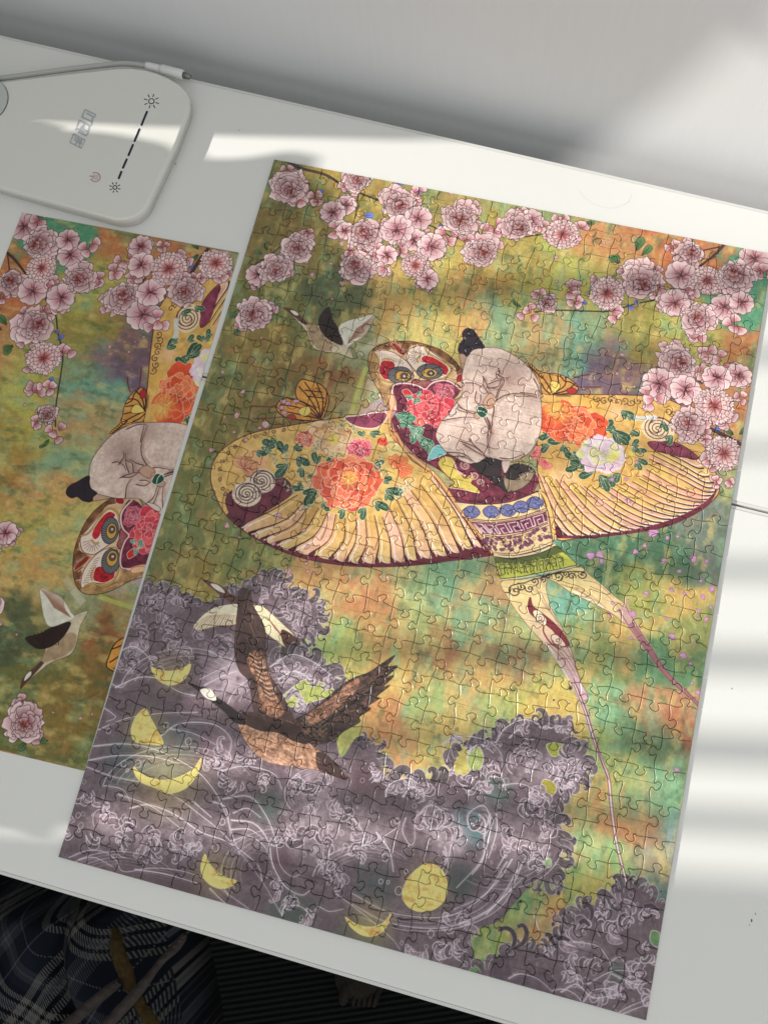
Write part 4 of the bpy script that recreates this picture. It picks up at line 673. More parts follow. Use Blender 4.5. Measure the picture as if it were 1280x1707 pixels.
FL = [(842,378,22,'petals'),(499,334,17,'petals'),(529,329,16,'petals'),(480,310,29,'peony'),(593,297,24,'peony'),(576,342,17,'cherry'),(554,354,20,'cherry'),(561,379,19,'petals'),(575,385,15,'cherry'),(696,321,15,'petals'),(664,336,29,'peony'),(697,364,22,'cherry'),
(612,394,29,'peony'),(690,400,20,'cherry'),(746,398,21,'petals'),(719,411,24,'cherry'),(662,383,25,'cherry'),(670,415,17,'petals'),(598,448,29,'peony'),(625,421,17,'petals'),(645,425,17,'cherry'),(635,452,18,'petals'),(712,465,18,'cherry'),(692,442,23,'daisy'),(769,361,31,'peony'),(821,381,19,'petals'),(803,418,30,'peony'),
(430,458,20,'cherry'),(460,448,26,'peony'),(497,411,26,'peony'),(510,388,12,'petals'),(427,525,30,'peony'),(870,354,14,'petals'),(884,368,20,'cherry'),(900,381,14,'petals'),(860,374,25,'peony'),(937,364,15,'petals'),(964,384,17,'petals'),(937,391,27,'daisy'),(1124,410,14,'petals'),(1146,426,24,'peony'),(1134,458,25,'cherry'),
(1257,431,24,'cherry'),(1273,450,20,'petals'),(1290,470,18,'petals'),(1230,465,31,'peony'),(1178,468,26,'daisy'),(1152,485,18,'petals'),(1099,505,18,'petals'),(1124,505,24,'cherry'),(1206,512,22,'cherry'),(1236,505,20,'cherry'),(1226,539,20,'petals'),(1156,562,19,'petals'),(1162,532,31,'peony'),(1068,465,34,'peony'),
(1025,522,19,'petals'),(1011,489,29,'daisy'),(954,482,20,'petals'),(960,500,16,'petals'),(880,519,17,'petals'),(894,490,15,'petals'),(914,505,16,'peony'),(1170,620,18,'petals'),(1180,590,20,'petals'),(1200,600,18,'petals'),(1122,606,33,'peony'),(1230,626,21,'cherry'),(1194,630,23,'cherry'),(1099,640,28,'cherry'),(1086,662,22,'petals'),(1142,650,25,'cherry'),(1232,664,14,'petals'),
(1190,676,33,'daisy'),(1165,700,18,'petals'),(1180,770,20,'petals'),(1148,708,29,'peony'),(1195,800,14,'petals'),(1214,806,14,'petals'),(1206,756,31,'daisy'),(1175,735,14,'petals'),(585,420,14,'petals')]
rf = np.random.RandomState(77)
for x, y, r, k in FL:
    if k != 'petals':
        for j in range(3):
            an = rf.rand()*6.28; flower('P', x+math.cos(an)*r*.8, y+math.sin(an)*r*.8, r*(.42+.2*rf.rand()), 'petals', tone=.93)
for x, y, r, k in FL: flower('P', x, y, r*1.0, k, tone=.95+.08*np.random.RandomState(int(x)).rand())
# falling petals
for x, y, r in [(571,411,6),(520,462,5),(571,477,6),(548,439,4),(498,448,3),(542,395,3),(551,498,3),(435,745-180,3),(424,600,4),(433,620,3),(372,625,5),(400,655,6),(440,700,9),(392,698,7),(436,712,4),(357,747,6),(388,723,4),(408,730,5),(372,695,3),(379,709,2.5),(1002,405,4),(930,431,5),(947,426,3),(965,445,3),(924,471,4),(748,322,5),(803,344,4),(902,468,3),
        (1040,594,5),(1047,612,3),(1028,626,4),(1045,630,2.5),(1058,647,3.5),(456,860,9),(508,915,6),(482,945,6),(488,960,5),(522,958,4),(378,870,7),(398,893,4),(1085,855,3),(1096,885,11),(1110,900,5),(1075,905,5),(1055,925,7),(1006,928,9),(976,925,9),(1000,940,6),(1132,893,4),(1160,927,8),(1181,934,5),(1105,940,6),(1135,955,5),(1071,988,6),(1122,986,5),(1144,992,5),(1170,966,4),(1190,978,7),(1173,1000,6),(1187,1015,4),(1160,1015,5),(1174,1037,6),(1111,1035,4),(1124,1056,8),(1160,1033,3),(1132,1094,8),(1152,1103,5),(1175,1095,4),(1158,1157,6),(1150,1137,4),(1158,1194,4),(1135,1162,3),(1132,1284,6),
        (1046,1022,9),(1018,1003,4),(1015,1030,5),(1048,1065,4),(430,960,5),(515,940,5),(486,950,7),(515,955,4),(1045,1005,4),(505,888,5),(460,905,5),(1015,800,5),(1050,838,6),(1020,832,4),(1060,775,5),(1040,797,4)]:
    lil = y > 780 and x > 940
    fleck(x, y, r, rng.rand()*360, (220,164,206) if lil else (228,184,184), out=(140,80,130) if lil else (120,70,72))
canvas *= (1+.05*NZ2+.04*NZ)[..., None]
canvas = np.clip(canvas, 0, 255)/255
gm = canvas.mean(2, keepdims=True); canvas = gm+(canvas-gm)*.94; canvas = 255*np.clip(canvas*.7+.3*canvas*canvas*(3-2*canvas), 0, 1)
# ---------------------------------------------------------------- helpers
def mat(name, col, rough=.5, spec=.5, bump=None, metal=0, coat=0):
    m = bpy.data.materials.new(name); m.use_nodes = True; nt = m.node_tree; b = nt.nodes['Principled BSDF']
    b.inputs['Base Color'].default_value = (*col, 1); b.inputs['Roughness'].default_value = rough; b.inputs['Specular IOR Level'].default_value = spec
    b.inputs['Metallic'].default_value = metal; b.inputs['Coat Weight'].default_value = coat
    return m
def N(m, t, **kw):
    n = m.node_tree.nodes.new(t)
    for k, v in kw.items(): setattr(n, k, v)
    return n
def lk(m, a, b): m.node_tree.links.new(a, b)
def grain(m, scale=(1, 1, 1), noise_scale=50, amt=.1, bump=.0, detail=4, dist=.001, rough_amt=0):
    nt = m.node_tree; b = nt.nodes['Principled BSDF']; tc = N(m, 'ShaderNodeTexCoord'); mp = N(m, 'ShaderNodeMapping'); mp.inputs['Scale'].default_value = scale
    nz = N(m, 'ShaderNodeTexNoise'); nz.inputs['Scale'].default_value = noise_scale; nz.inputs['Detail'].default_value = detail
    lk(m, tc.outputs['Object'], mp.inputs[0]); lk(m, mp.outputs[0], nz.inputs['Vector'])
    c = tuple(b.inputs['Base Color'].default_value[:3]); r = N(m, 'ShaderNodeValToRGB')
    r.color_ramp.elements[0].color = (*[v*(1-amt) for v in c], 1); r.color_ramp.elements[1].color = (*[min(1, v*(1+amt)) for v in c], 1)
    r.color_ramp.elements[0].position = .3; r.color_ramp.elements[1].position = .7
    lk(m, nz.outputs[0], r.inputs[0]); lk(m, r.outputs[0], b.inputs['Base Color'])
    if bump:
        bp = N(m, 'ShaderNodeBump'); bp.inputs['Strength'].default_value = bump; bp.inputs['Distance'].default_value = dist
        lk(m, nz.outputs[0], bp.inputs['Height']); lk(m, bp.outputs[0], b.inputs['Normal'])
    return m
def obj(name, verts, faces, m, parent=None, smooth=False):
    me = bpy.data.meshes.new(name); me.from_pydata([tuple(v) for v in verts], [], faces); me.update()
    o = bpy.data.objects.new(name, me); sc.collection.objects.link(o)
    for x in (m if isinstance(m, (list, tuple)) else [m]): me.materials.append(x)
    if smooth:
        for p in me.polygons: p.use_smooth = True
    if parent: o.parent = parent
    return o
def recentre(o):               # move a top-level mesh's origin to its base
    co = np.array([v.co for v in o.data.vertices]); c = np.array([*(co[:, :2].min(0)+co[:, :2].max(0))/2, co[:, 2].min()])
    o.data.transform(Matrix.Translation(Vector(-c))); o.location = Vector(c); return o
def thing(name, label, cat, loc=(0, 0, 0), group=None):
    o = bpy.data.objects.new(name, None); sc.collection.objects.link(o); o.location = loc; o.empty_display_size = .02
    o['label'] = label; o['category'] = cat
    if group: o['group'] = group
    return o
def own(o, root): o.data.transform(Matrix.Translation(-Vector(root.location))); o.parent = root; return o
def prism(name, pts, z0, z1, m, root=None, bev=0, smooth=False):
    n = len(pts); a = np.array(pts, float)[:, :2]
    if ((a*np.roll(np.roll(a, -1, 0), 1, 1)*[1, -1]).sum()) < 0: a = a[::-1]
    rings = [(a, z0)]
    if bev:
        d = np.roll(a, -1, 0)-np.roll(a, 1, 0); d /= np.hypot(d[:, 0], d[:, 1])[:, None]; nn = np.c_[-d[:, 1], d[:, 0]]
        for k in range(4): t = k/3*math.pi/2; rings.append((a+nn*bev*(1-math.cos(t)), z1-bev*(1-math.sin(t))))
    else: rings.append((a, z1))
    V = [(p[0], p[1], z) for r, z in rings for p in r]; F = []
    for k in range(len(rings)-1):
        for i in range(n): j = (i+1) % n; F.append((k*n+i, k*n+j, (k+1)*n+j, (k+1)*n+i))
    F.append(tuple(range((len(rings)-1)*n, len(rings)*n))); F.append(tuple(range(n))[::-1])
    o = obj(name, V, F, m)
    if smooth:
        for p in o.data.polygons[:-2]: p.use_smooth = True
    if root: own(o, root)
    return o
def cr3(p, n=8):
    p = np.asarray(p, float); q = np.vstack([2*p[0]-p[1], p, 2*p[-1]-p[-2]]); t = np.linspace(0, 1, n, endpoint=False)[:, None]; out = []
    for i in range(len(q)-3):
        a, b, c, d = q[i:i+4]; out.append(.5*(2*b+(c-a)*t+(2*a-5*b+4*c-d)*t*t+(3*b-a-3*c+d)*t**3))
    return np.vstack(out+[p[-1:]])
def tube(name, path, r, m, root=None, seg=12, r2=None, flat=1.):
    p = np.asarray(path, float); n = len(p); T_ = np.gradient(p, axis=0); T_ /= np.linalg.norm(T_, axis=1)[:, None]; V = []; F = []
    for i in range(n):
        up = np.array([0, 0, 1.]); s = np.cross(T_[i], up); s = s/np.linalg.norm(s) if np.linalg.norm(s) > 1e-6 else np.array([1., 0, 0]); u = np.cross(s, T_[i])
        rr = r if r2 is None else r+(r2-r)*i/(n-1)
        if hasattr(r, '__len__'): rr = r[i]
        for k in range(seg): a = 2*math.pi*k/seg; V.append(p[i]+rr*(math.cos(a)*s+math.sin(a)*u*flat))
    for i in range(n-1):
        for k in range(seg): j = (k+1) % seg; F.append((i*seg+k, i*seg+j, (i+1)*seg+j, (i+1)*seg+k))
    F.append(tuple(range(seg))[::-1]); F.append(tuple(range((n-1)*seg, n*seg)))
    o = obj(name, V, F, m, smooth=True)
    if root: own(o, root)
    return o
def box(name, x0, x1, y0, y1, z0, z1, m, root=None): return prism(name, [(x0, y0), (x1, y0), (x1, y1), (x0, y1)], z0, z1, m, root)
def struct(o): o['kind'] = 'structure'; return o
def lin(c): c = np.asarray(c, float)/255; return np.where(c <= .04045, c/12.92, ((c+.055)/1.055)**2.4)
def image(name, arr):          # arr: h x w x 3 sRGB 0..255 -> a packed generated image
    h, w_ = arr.shape[:2]; im = bpy.data.images.new(name, w_, h); px = np.ones((h, w_, 4), np.float32); px[..., :3] = arr[::-1]/255.; im.pixels.foreach_set(px.ravel()); im.pack(); return im

# ---------------------------------------------------------------- setting: walls, floor
M_wall = grain(mat('painted_wall', (.76, .77, .785), .55, .35), (9, 1, 1.3), 16, .010, .10, 8, .0008)
def brush(m):                  # long brush strokes in the paint, slanting a little
    nt = m.node_tree; mp = [n for n in nt.nodes if n.type == 'MAPPING'][0]; mp.inputs['Rotation'].default_value = (0, .16, 0); mp.inputs['Scale'].default_value = (16, 1, 1.1)
brush(M_wall)
WALL_A, WALL_B = np.array([-1.02, .1365]), np.array([1.9, -.0135])
d = (WALL_B-WALL_A)/np.hypot(*(WALL_B-WALL_A)); nrm = np.array([-d[1], d[0]])
struct(prism('wall', [WALL_A, WALL_B, WALL_B+nrm*.12, WALL_A+nrm*.12], 0, 2.5, M_wall))
M_floor = mat('ribbed_carpet', (.012, .013, .014), .95, .1)
def ribs(m, c0, c1, ang, pitch, dist=.002):
    b = m.node_tree.nodes['Principled BSDF']; tc = N(m, 'ShaderNodeTexCoord'); mp = N(m, 'ShaderNodeMapping'); mp.inputs['Rotation'].default_value = (0, 0, ang)
    wv = N(m, 'ShaderNodeTexWave'); wv.bands_direction = 'Y'; wv.inputs['Scale'].default_value = .3142/pitch; wv.inputs['Distortion'].default_value = .35; wv.inputs['Detail'].default_value = 1; wv.inputs['Detail Scale'].default_value = 3
    lk(m, tc.outputs['Object'], mp.inputs[0]); lk(m, mp.outputs[0], wv.inputs['Vector'])
    r = N(m, 'ShaderNodeValToRGB'); r.color_ramp.elements[0].color = (*c0, 1); r.color_ramp.elements[1].color = (*c1, 1); lk(m, wv.outputs[0], r.inputs[0]); lk(m, r.outputs[0], b.inputs['Base Color'])
    bp = N(m, 'ShaderNodeBump'); bp.inputs['Strength'].default_value = .8; bp.inputs['Distance'].default_value = dist; lk(m, wv.outputs[0], bp.inputs['Height']); lk(m, bp.outputs[0], b.inputs['Normal'])
ribs(M_floor, (.0012, .0014, .0016), (.010, .011, .0115), math.radians(-22), .0075)
struct(box('floor', -1.6, 2.2, -2.6, .16, -.05, 0, M_floor))

# window wall off the left of the picture: panels round the opening, slats of a vertical blind in it
WX = -1.0; DZ = ZP
def wy(y): return y
struct(box('window_wall', WX-.12, WX, -2.4, -.7235, 0, 2.5, M_wall)); struct(box('window_wall', WX-.12, WX, -.262, .13, 0, 2.5, M_wall))
struct(box('window_wall', WX-.12, WX, -.7235, -.262, 0, .86, M_wall)); struct(box('window_wall', WX-.12, WX, -.7235, -.262, 2.05, 2.5, M_wall))
M_slat = grain(mat('blind_fabric', (.62, .6, .56), .8, .2), (1, 1, 1), 300, .06)
blind = thing('vertical_blind', 'pale vertical blind of narrow hanging slats in the window left of the desk', 'blind', (WX+.02, -.48, .9))
own(tube('rail', [(WX+.02, -.73, 2.06), (WX+.02, -.24, 2.06)], .012, M_slat), blind)
for y, wd in ((-.388, .021), (-.432, .010), (-.487, .008), (-.551, .0105), (-.597, .0135), (-.6405, .0165), (-.6735, .0135)):
    own(box('slat', WX+.0195, WX+.0205, y-wd/2, y+wd/2, .9, 2.05, M_slat), blind)
for k in range(13): own(box('sun_dimming_strip', WX+.0295, WX+.0305, -.288-k*.0125, -.288-k*.0125+.0088, ZP+.775, 2.05, M_slat), blind)  # added strips, out of view, to weaken the sun falling on the wall
# added board, unseen at the desk's left end; its wavy edge shapes the sunlight
SX = -.52
SIL = [(360,240),(440,262),(500,285),(560,330),(545,400),(600,440),(640,500),(625,560),(600,600),(575,690),(540,750),(520,850),(470,930),(400,990),(370,1050),(335,1120),(260,1200),(200,1280),(120,1362),(85,1378),(62,1390),(40,1385),(0,1366)]
prof = [(-.118, ZP+.213), (-.1245, ZP+.219), (-.130, ZP+.240), (-.139, ZP+.258), (-.148, ZP+.266), (-.1515, ZP+.285), (-.149, ZP+.305)]
SIL = SIL[2:-6]+[(130,1352),(114,1366),(77,1369),(61,1378),(45,1385),(32,1384),(18,1378),(0,1373),(-40,1370)]
for px, py in SIL:
    p = np.array(un(px, py, ZP)); L_ = np.array(SUNP); k = (SX-L_[0])/(p[0]-L_[0]); q = L_+k*(p-L_); prof.append((q[1], q[2]))
prof = [(-.118, ZT-.3)]+[tuple(v) for v in cr3(prof, 4)]; prof += [(prof[-1][0], ZT-.3)]
def yz_board(name, P, x0, x1, m):
    n = len(P); V = [(x0, y, z) for y, z in P]+[(x1, y, z) for y, z in P]; F = [tuple(range(n)), tuple(range(n, 2*n))[::-1]]+[(i, n+i, n+(i+1) % n, (i+1) % n) for i in range(n)]
    return recentre(obj(name, V, F, m))
M_board = grain(mat('board_paint', (.55, .55, .53), .6), (1, 1, 1), 40, .03)
o = yz_board('sun_block_board', prof, SX-.008, SX+.008, M_board); o['label'] = 'added low pale board, unseen left of the desk, its wavy top edge cut to shape the sunlight'; o['category'] = 'light blocker'
PANEL = [(-.1215, ZT-.3), (-.1215, ZP+.207), (-.1190, ZP+.218), (-.1305, ZP+.262), (-.1365, ZP+.29), (-.1415, ZP+.315), (-.1485, ZP+.347), (-.152, ZP+.375), (-.159, ZP+.42), (-.168, ZP+.48), (-.177, ZP+.56), (-.180, ZP+.70), (-.180, ZP+1.0), (.09, ZP+1.0), (.09, ZT-.3)]  # outline of an added, unseen panel that cuts off the sun towards the wall
o = yz_board('sun_block_panel', PANEL, SX-.02, SX-.016, M_slat); o['label'] = 'added narrow pale panel, unseen left of the desk, its edge cut to block the sun'; o['category'] = 'curtain'

# ---------------------------------------------------------------- the desks: two white boards pushed together
M_desk = grain(mat('white_laminate', (.78, .785, .76), .33, .5), (1, 1, 1), 6, .006, .02, 8, .0002)
M_band = mat('edge_band', (.70, .70, .675), .4)
M_leg = grain(mat('desk_leg', (.6, .6, .6), .4), (1, 1, 1), 30, .03)
def desk(y_back, y_front, label, legs):
    # y_* : functions of x
    t = thing('desk', label, 'desk', (.2, (y_back(.2)+y_front(.2))/2, 0), 'white desks pushed together')
    e = .0022
    q = lambda x, f, o_=0: (x, f(x)+o_)
    prism('desk_top', [q(-.62, y_front, e), q(1.2, y_front, e), q(1.2, y_back, -e), q(-.62, y_back, -e)], ZT-.025, ZT, M_desk, t, .0004)
    prism('edge_band', [q(-.62, y_front), q(1.2, y_front), q(1.2, y_front, e-.0002), q(-.62, y_front, e-.0002)], ZT-.025, ZT-.0003, M_band, t)
    prism('edge_band', [q(-.62, y_back, -e+.0002), q(1.2, y_back, -e+.0002), q(1.2, y_back), q(-.62, y_back)], ZT-.025, ZT-.0003, M_band, t)
    for x, y in legs: own(box('leg', x-.02, x+.02, y-.02, y+.02, 0, ZT-.025, M_leg), t)
back = lambda x: .0535-.05*x+(.0035 if False else 0)
seam = lambda x: -.1842-.0235*x
front = lambda x: -.5446-.012*x
desk(back, lambda x: seam(x)+.0008, 'white desk board along the wall, behind the seam, under the lamp base', [(-.58, .0), (-.58, -.12), (1.1, -.04), (1.1, -.17)])
desk(lambda x: seam(x)-.0008, front, 'white front desk board with a thin edge strip, under most of the puzzle', [(-.58, -.23), (-.58, -.5), (1.1, -.25), (1.1, -.52)])

# ---------------------------------------------------------------- print and jigsaw
ART = canvas.copy()
ARTL = np.clip(ART, 0, 255)
img = image('artwork_print', ARTL)
def print_mat(name, rough, gain=1., spec=.4, bump=.0):
    m = mat(name, (.5, .5, .5), rough, spec); b = m.node_tree.nodes['Principled BSDF']; t = N(m, 'ShaderNodeTexImage'); t.image = img; t.interpolation = 'Cubic'
    uv = N(m, 'ShaderNodeUVMap'); lk(m, uv.outputs[0], t.inputs[0])
    h = N(m, 'ShaderNodeHueSaturation'); h.inputs['Value'].default_value = gain; h.inputs['Saturation'].default_value = 1.0
    lk(m, t.outputs[0], h.inputs['Color']); lk(m, h.outputs[0], b.inputs['Base Color'])
    tc = N(m, 'ShaderNodeTexCoord'); nz = N(m, 'ShaderNodeTexNoise'); nz.inputs['Scale'].default_value = 900; nz.inputs['Detail'].default_value = 3
    lk(m, tc.outputs['Object'], nz.inputs['Vector']); bp = N(m, 'ShaderNodeBump'); bp.inputs['Strength'].default_value = bump; bp.inputs['Distance'].default_value = .0002
    lk(m, nz.outputs[0], bp.inputs['Height']); lk(m, bp.outputs[0], b.inputs['Normal'])
    return m
M_print = print_mat('puzzle_print', .34, .97, .55, .35); M_poster = print_mat('poster_print', .6, .92, .2, .12)
M_card = grain(mat('grey_cardboard', (.33, .33, .31), .9, .1), (1, 1, 1), 700, .15)
M_paper = mat('paper_back', (.7, .7, .68), .8)
PW, PH = .38, .38*1.3804; NC, NR = 20, 25
rp = random.Random(5)
node = np.zeros((NR+1, NC+1, 2))
for r in range(NR+1):
    for c in range(NC+1):
        x = PW*c/NC; y = -PH*r/NR
        if 0 < c < NC: x += rp.uniform(-1, 1)*.0014
        if 0 < r < NR: y += rp.uniform(-1, 1)*.0014
        if 0 < c < NC and 0 < r < NR: x += .0007*math.sin(r*1.3+c*.7); y += .0008*math.sin(c*1.1+r*.5)
        node[r, c] = (x, y)
TAB = [(0, 0), (.16, .020), (.30, .034), (.392, .022), (.418, .062), (.388, .118), (.352, .175), (.362, .235), (.42, .285), (.50, .302), (.58, .285), (.638, .235), (.645, .175), (.605, .118), (.575, .062), (.60, .018), (.70, -.016), (.85, -.014), (1, 0)]
TAB = [tuple(v) for v in cr3([(a_, b_, 0) for a_, b_ in TAB], 2)[1:-1, :2]]
def edge(a, b, sgn, rnd):      # interior cut from a to b with a knob on one side
    a = np.array(a); b = np.array(b); d = b-a; L = np.hypot(*d); n_ = np.array([-d[1], d[0]])
    sh = rnd.uniform(-.05, .05); sk = rnd.uniform(-.05, .05); sc_ = rnd.uniform(.92, 1.08)*.0200/L if L > 0 else 1; bow = rnd.uniform(-.05, .05); flip = rnd.random() < .5
    T_ = [(1-t, h) for t, h in TAB[::-1]] if flip else TAB
    pts = [a]
    for t, h in T_:
        tt = .5+(t-.5)*sc_ if .3 < t < .7 else t
        pts.append(a+d*(tt+sh*math.sin(math.pi*t)**2+sk*h)+n_*(sgn*h*sc_+bow*1.3*math.sin(math.pi*t)*math.sin(2*math.pi*t)))
    pts.append(b); return np.array(pts)
H_E = {}; V_E = {}
for r in range(NR+1):
    for c in range(NC): H_E[r, c] = edge(node[r, c], node[r, c+1], rp.choice([-1, 1]), rp) if 0 < r < NR else np.array([node[r, c], node[r, c+1]])
for r in range(NR):
    for c in range(NC+1): V_E[r, c] = edge(node[r, c], node[r+1, c], rp.choice([-1, 1]), rp) if 0 < c < NC else np.array([node[r, c], node[r+1, c]])
def inset(P, d):
    e = np.roll(P, -1, 0)-P; e /= np.maximum(np.hypot(e[:, 0], e[:, 1]), 1e-9)[:, None]; nrm_ = np.c_[-e[:, 1], e[:, 0]]
    m_ = nrm_+np.roll(nrm_, 1, 0); l = np.hypot(m_[:, 0], m_[:, 1]); m_ /= np.maximum(l, .7)[:, None]; k = 1/np.maximum(np.sum(m_*nrm_, 1), .55)
    return P+m_*(d*np.minimum(k, 1.4))[:, None]
def piece_geo(r, c):
    P = np.vstack([V_E[r, c][:-1], H_E[r+1, c][:-1], V_E[r, c+1][::-1][:-1], H_E[r, c][::-1][:-1]])
    rings = [(inset(P, .00011), -.00195), (inset(P, .00010), -.00080), (inset(P, .00022), -.00026), (inset(P, .00064), 0.)]
    n = len(P); cx, cy = P.mean(0); zo = rp.uniform(-.00005, .00005); tx, ty = rp.uniform(-.003, .003), rp.uniform(-.003, .003)
    V = []
    for k, (R, z) in enumerate(rings):
        for p in R: V.append((p[0], p[1], z+(0 if k == 0 else zo+(p[0]-cx)*tx+(p[1]-cy)*ty)))
    F = []; MI = []
    for k in range(3):
        for i in range(n): j = (i+1) % n; F.append((k*n+i, k*n+j, (k+1)*n+j, (k+1)*n+i)); MI.append(1 if k == 0 else 0)
    for tri in tessellate_polygon([[Vector((p[0], p[1], 0)) for p in P]]):
        q_ = [P[i] for i in tri]; s_ = (q_[1][0]-q_[0][0])*(q_[2][1]-q_[0][1])-(q_[1][1]-q_[0][1])*(q_[2][0]-q_[0][0])
        if abs(s_) < 1e-14: continue
        F.append(tuple(3*n+i for i in (tri if s_ > 0 else tri[::-1]))); MI.append(0)
    return V, F, MI, (cx, cy), P
def piece_obj(name, geos, root, at):
    V = []; F = []; MI = []
    for g in geos:
        o_ = len(V); V += [(x-at[0], y-at[1], z) for x, y, z in g[0]]; F += [tuple(i+o_ for i in f) for f in g[1]]; MI += g[2]
    me = bpy.data.meshes.new(name); me.from_pydata(V, [], F); me.materials.append(M_print); me.materials.append(M_card)
    me.polygons.foreach_set('material_index', MI); uv = me.uv_layers.new(name='UVMap')
    li = np.zeros(len(me.loops), int); me.loops.foreach_get('vertex_index', li); co = np.array(V)[li]
    uvs = np.c_[(co[:, 0]+at[0])/PW, 1+(co[:, 1]+at[1])/PH]; uv.data.foreach_set('uv', uvs.ravel()); me.update()
    o = bpy.data.objects.new(name, me); sc.collection.objects.link(o); o.parent = root; o.location = (at[0], at[1], .002); return o
puz = thing('jigsaw_puzzle', 'finished jigsaw puzzle of a figure riding a winged kite over waves, with visible cut pieces', 'jigsaw puzzle', (0, 0, ZT+.00005))
geos = {(r, c): piece_geo(r, c) for r in range(NR) for c in range(NC)}
def seen_area(g):
    P3 = np.c_[g[4], np.full(len(g[4]), ZP)]-CAMLOC; q = P3 @ CR; q = np.c_[-q[:, 0]/q[:, 2]*FPX+640, q[:, 1]/q[:, 2]*FPX+853.5]
    q[:, 0] = np.clip(q[:, 0], 0, 1280); x, y = q.T; return abs(np.dot(x, np.roll(y, 1))-np.dot(y, np.roll(x, 1)))
order = sorted(geos, key=lambda k: -seen_area(geos[k]))
for k in sorted(order[:300]): piece_obj('puzzle_piece', [geos[k]], puz, geos[k][3])
piece_obj('puzzle_pieces', [geos[k] for k in sorted(order[300:])], puz, (0, 0))['kind'] = 'stuff'

# folded poster with the same picture turned on its side
PXL, PXR, PYT, PYB = -.1815, -.0045, -.0836, -.4700
c4 = [(-.1835, PYB-.0040), (-.0007, -.4694), (-.0050, -.0823), (-.1800, -.0852)]
def poster_uv(x, y): return ((y-PYB)/(PYT-PYB), 1-(x-PXL)/(.386/.38*PH))
G = 16; V = []; F = []; UV = []
for a in range(G+1):
    for b in range(G+1):
        s, t = a/G, b/G; p = np.array(c4[0])*(1-s)*(1-t)+np.array(c4[1])*s*(1-t)+np.array(c4[2])*s*t+np.array(c4[3])*(1-s)*t
        z = ZT+.0006+.0004*math.sin(3.1*s)*math.sin(2.5*t+.4); V.append((p[0], p[1], z)); UV.append(poster_uv(*p))
nV = len(V); V += [(x, y, ZT+.00025) for x, y, z in V]
ix = lambda a, b, k=0: k*nV+a*(G+1)+b
for a in range(G):
    for b in range(G): F += [(ix(a, b), ix(a+1, b), ix(a+1, b+1), ix(a, b+1))]
nt_ = len(F)
for a in range(G):
    for b in range(G): F += [(ix(a, b, 1), ix(a, b+1, 1), ix(a+1, b+1, 1), ix(a+1, b, 1))]
for a in range(G): F += [(ix(a, 0), ix(a, 0, 1), ix(a+1, 0, 1), ix(a+1, 0)), (ix(a, G), ix(a+1, G), ix(a+1, G, 1), ix(a, G, 1)), (ix(0, a), ix(0, a+1), ix(0, a+1, 1), ix(0, a, 1)), (ix(G, a), ix(G, a, 1), ix(G, a+1, 1), ix(G, a+1))]
po = obj('poster', V, F, [M_poster, M_paper]); me = po.data; me.polygons.foreach_set('material_index', [0]*nt_+[1]*(len(F)-nt_))
uv = me.uv_layers.new(name='UVMap'); li = np.zeros(len(me.loops), int); me.loops.foreach_get('vertex_index', li); uv.data.foreach_set('uv', np.array(UV+UV)[li].ravel())
recentre(po); po['label'] = 'folded paper poster showing the same kite picture turned sideways, left of the puzzle'; po['category'] = 'poster'

# ---------------------------------------------------------------- desk lamp base with its print
M_lamp = grain(mat('glossy_white_plastic', (.74, .74, .70), .16, .5, coat=.3), (1, 1, 1), 5, .004)
M_lip = mat('lamp_lip', (.5, .5, .48), .4); M_ink = mat('dark_print', (.012, .016, .028), .4); M_red = mat('red_brown_print', (.36, .16, .12), .5); M_logo = mat('pale_blue_grey_print', (.40, .43, .46), .5); M_halo = mat('light_print', (.82, .82, .8), .4)
LZ = ZT+.0125
lpx = [(-150,160),(-60,143),(0,136),(100,124),(197,113),(222,113),(243,116),(264,122),(282,130),(296,138),(305,145),(312,154),(316,164),(316,176),(313,188),(295,236),(246,341),(241,348),(236,353),(227,360),(216,364),(205,366),(193,366),(182,363.5),(90,338),(0,312),(-60,295),(-150,270)]
lpts = [un(x, y, LZ)[:2] for x, y in lpx]; lc = np.mean(lpts, 0)
lampt = thing('desk_lamp', 'glossy white desk lamp base with a dashed brightness slider and sun icons', 'lamp', (lc[0], lc[1], ZT))
prism('base', lpts, ZT+.0035, LZ, M_lamp, lampt, .0016, True)
prism('base_rim', [tuple(lc+(np.array(p)-lc)*.985) for p in lpts], ZT+.0001, ZT+.0033, M_lip, lampt)
hc = np.array(un(-30, 168, LZ)[:2]); disc = [tuple(hc+.0212*np.array([math.cos(a), math.sin(a)])) for a in np.linspace(0, 6.283, 49)[:-1]]
M_disc = mat('pale_green_grey_cap', (.52, .56, .54), .12, .6); M_gap = mat('dark_gap', (.03, .03, .03), .6)
ring_ = [tuple(hc+.0216*np.array([math.cos(a), math.sin(a)])) for a in np.linspace(0, 6.283, 49)[:-1]]
prism('hinge_seat', ring_, LZ+.00003, LZ+.0002, M_gap, lampt); prism('hinge_cap', disc, LZ+.0002, LZ+.0014, M_disc, lampt, .0005, True)
tube('stem', [(hc[0]-.01, hc[1]-.002, LZ+.001), (hc[0]-.06, hc[1], LZ+.12), (hc[0]-.13, hc[1]+.0, LZ+.30)], .007, M_lamp, lampt)
UF = {'U': (0, 80, .15625), 'V': (100, 130, .171875), 'P': (0, 0, 1)}
def up(fr, x, y, z): a, b, s = UF[fr]; return un(a+x*s, b+y*s, z)
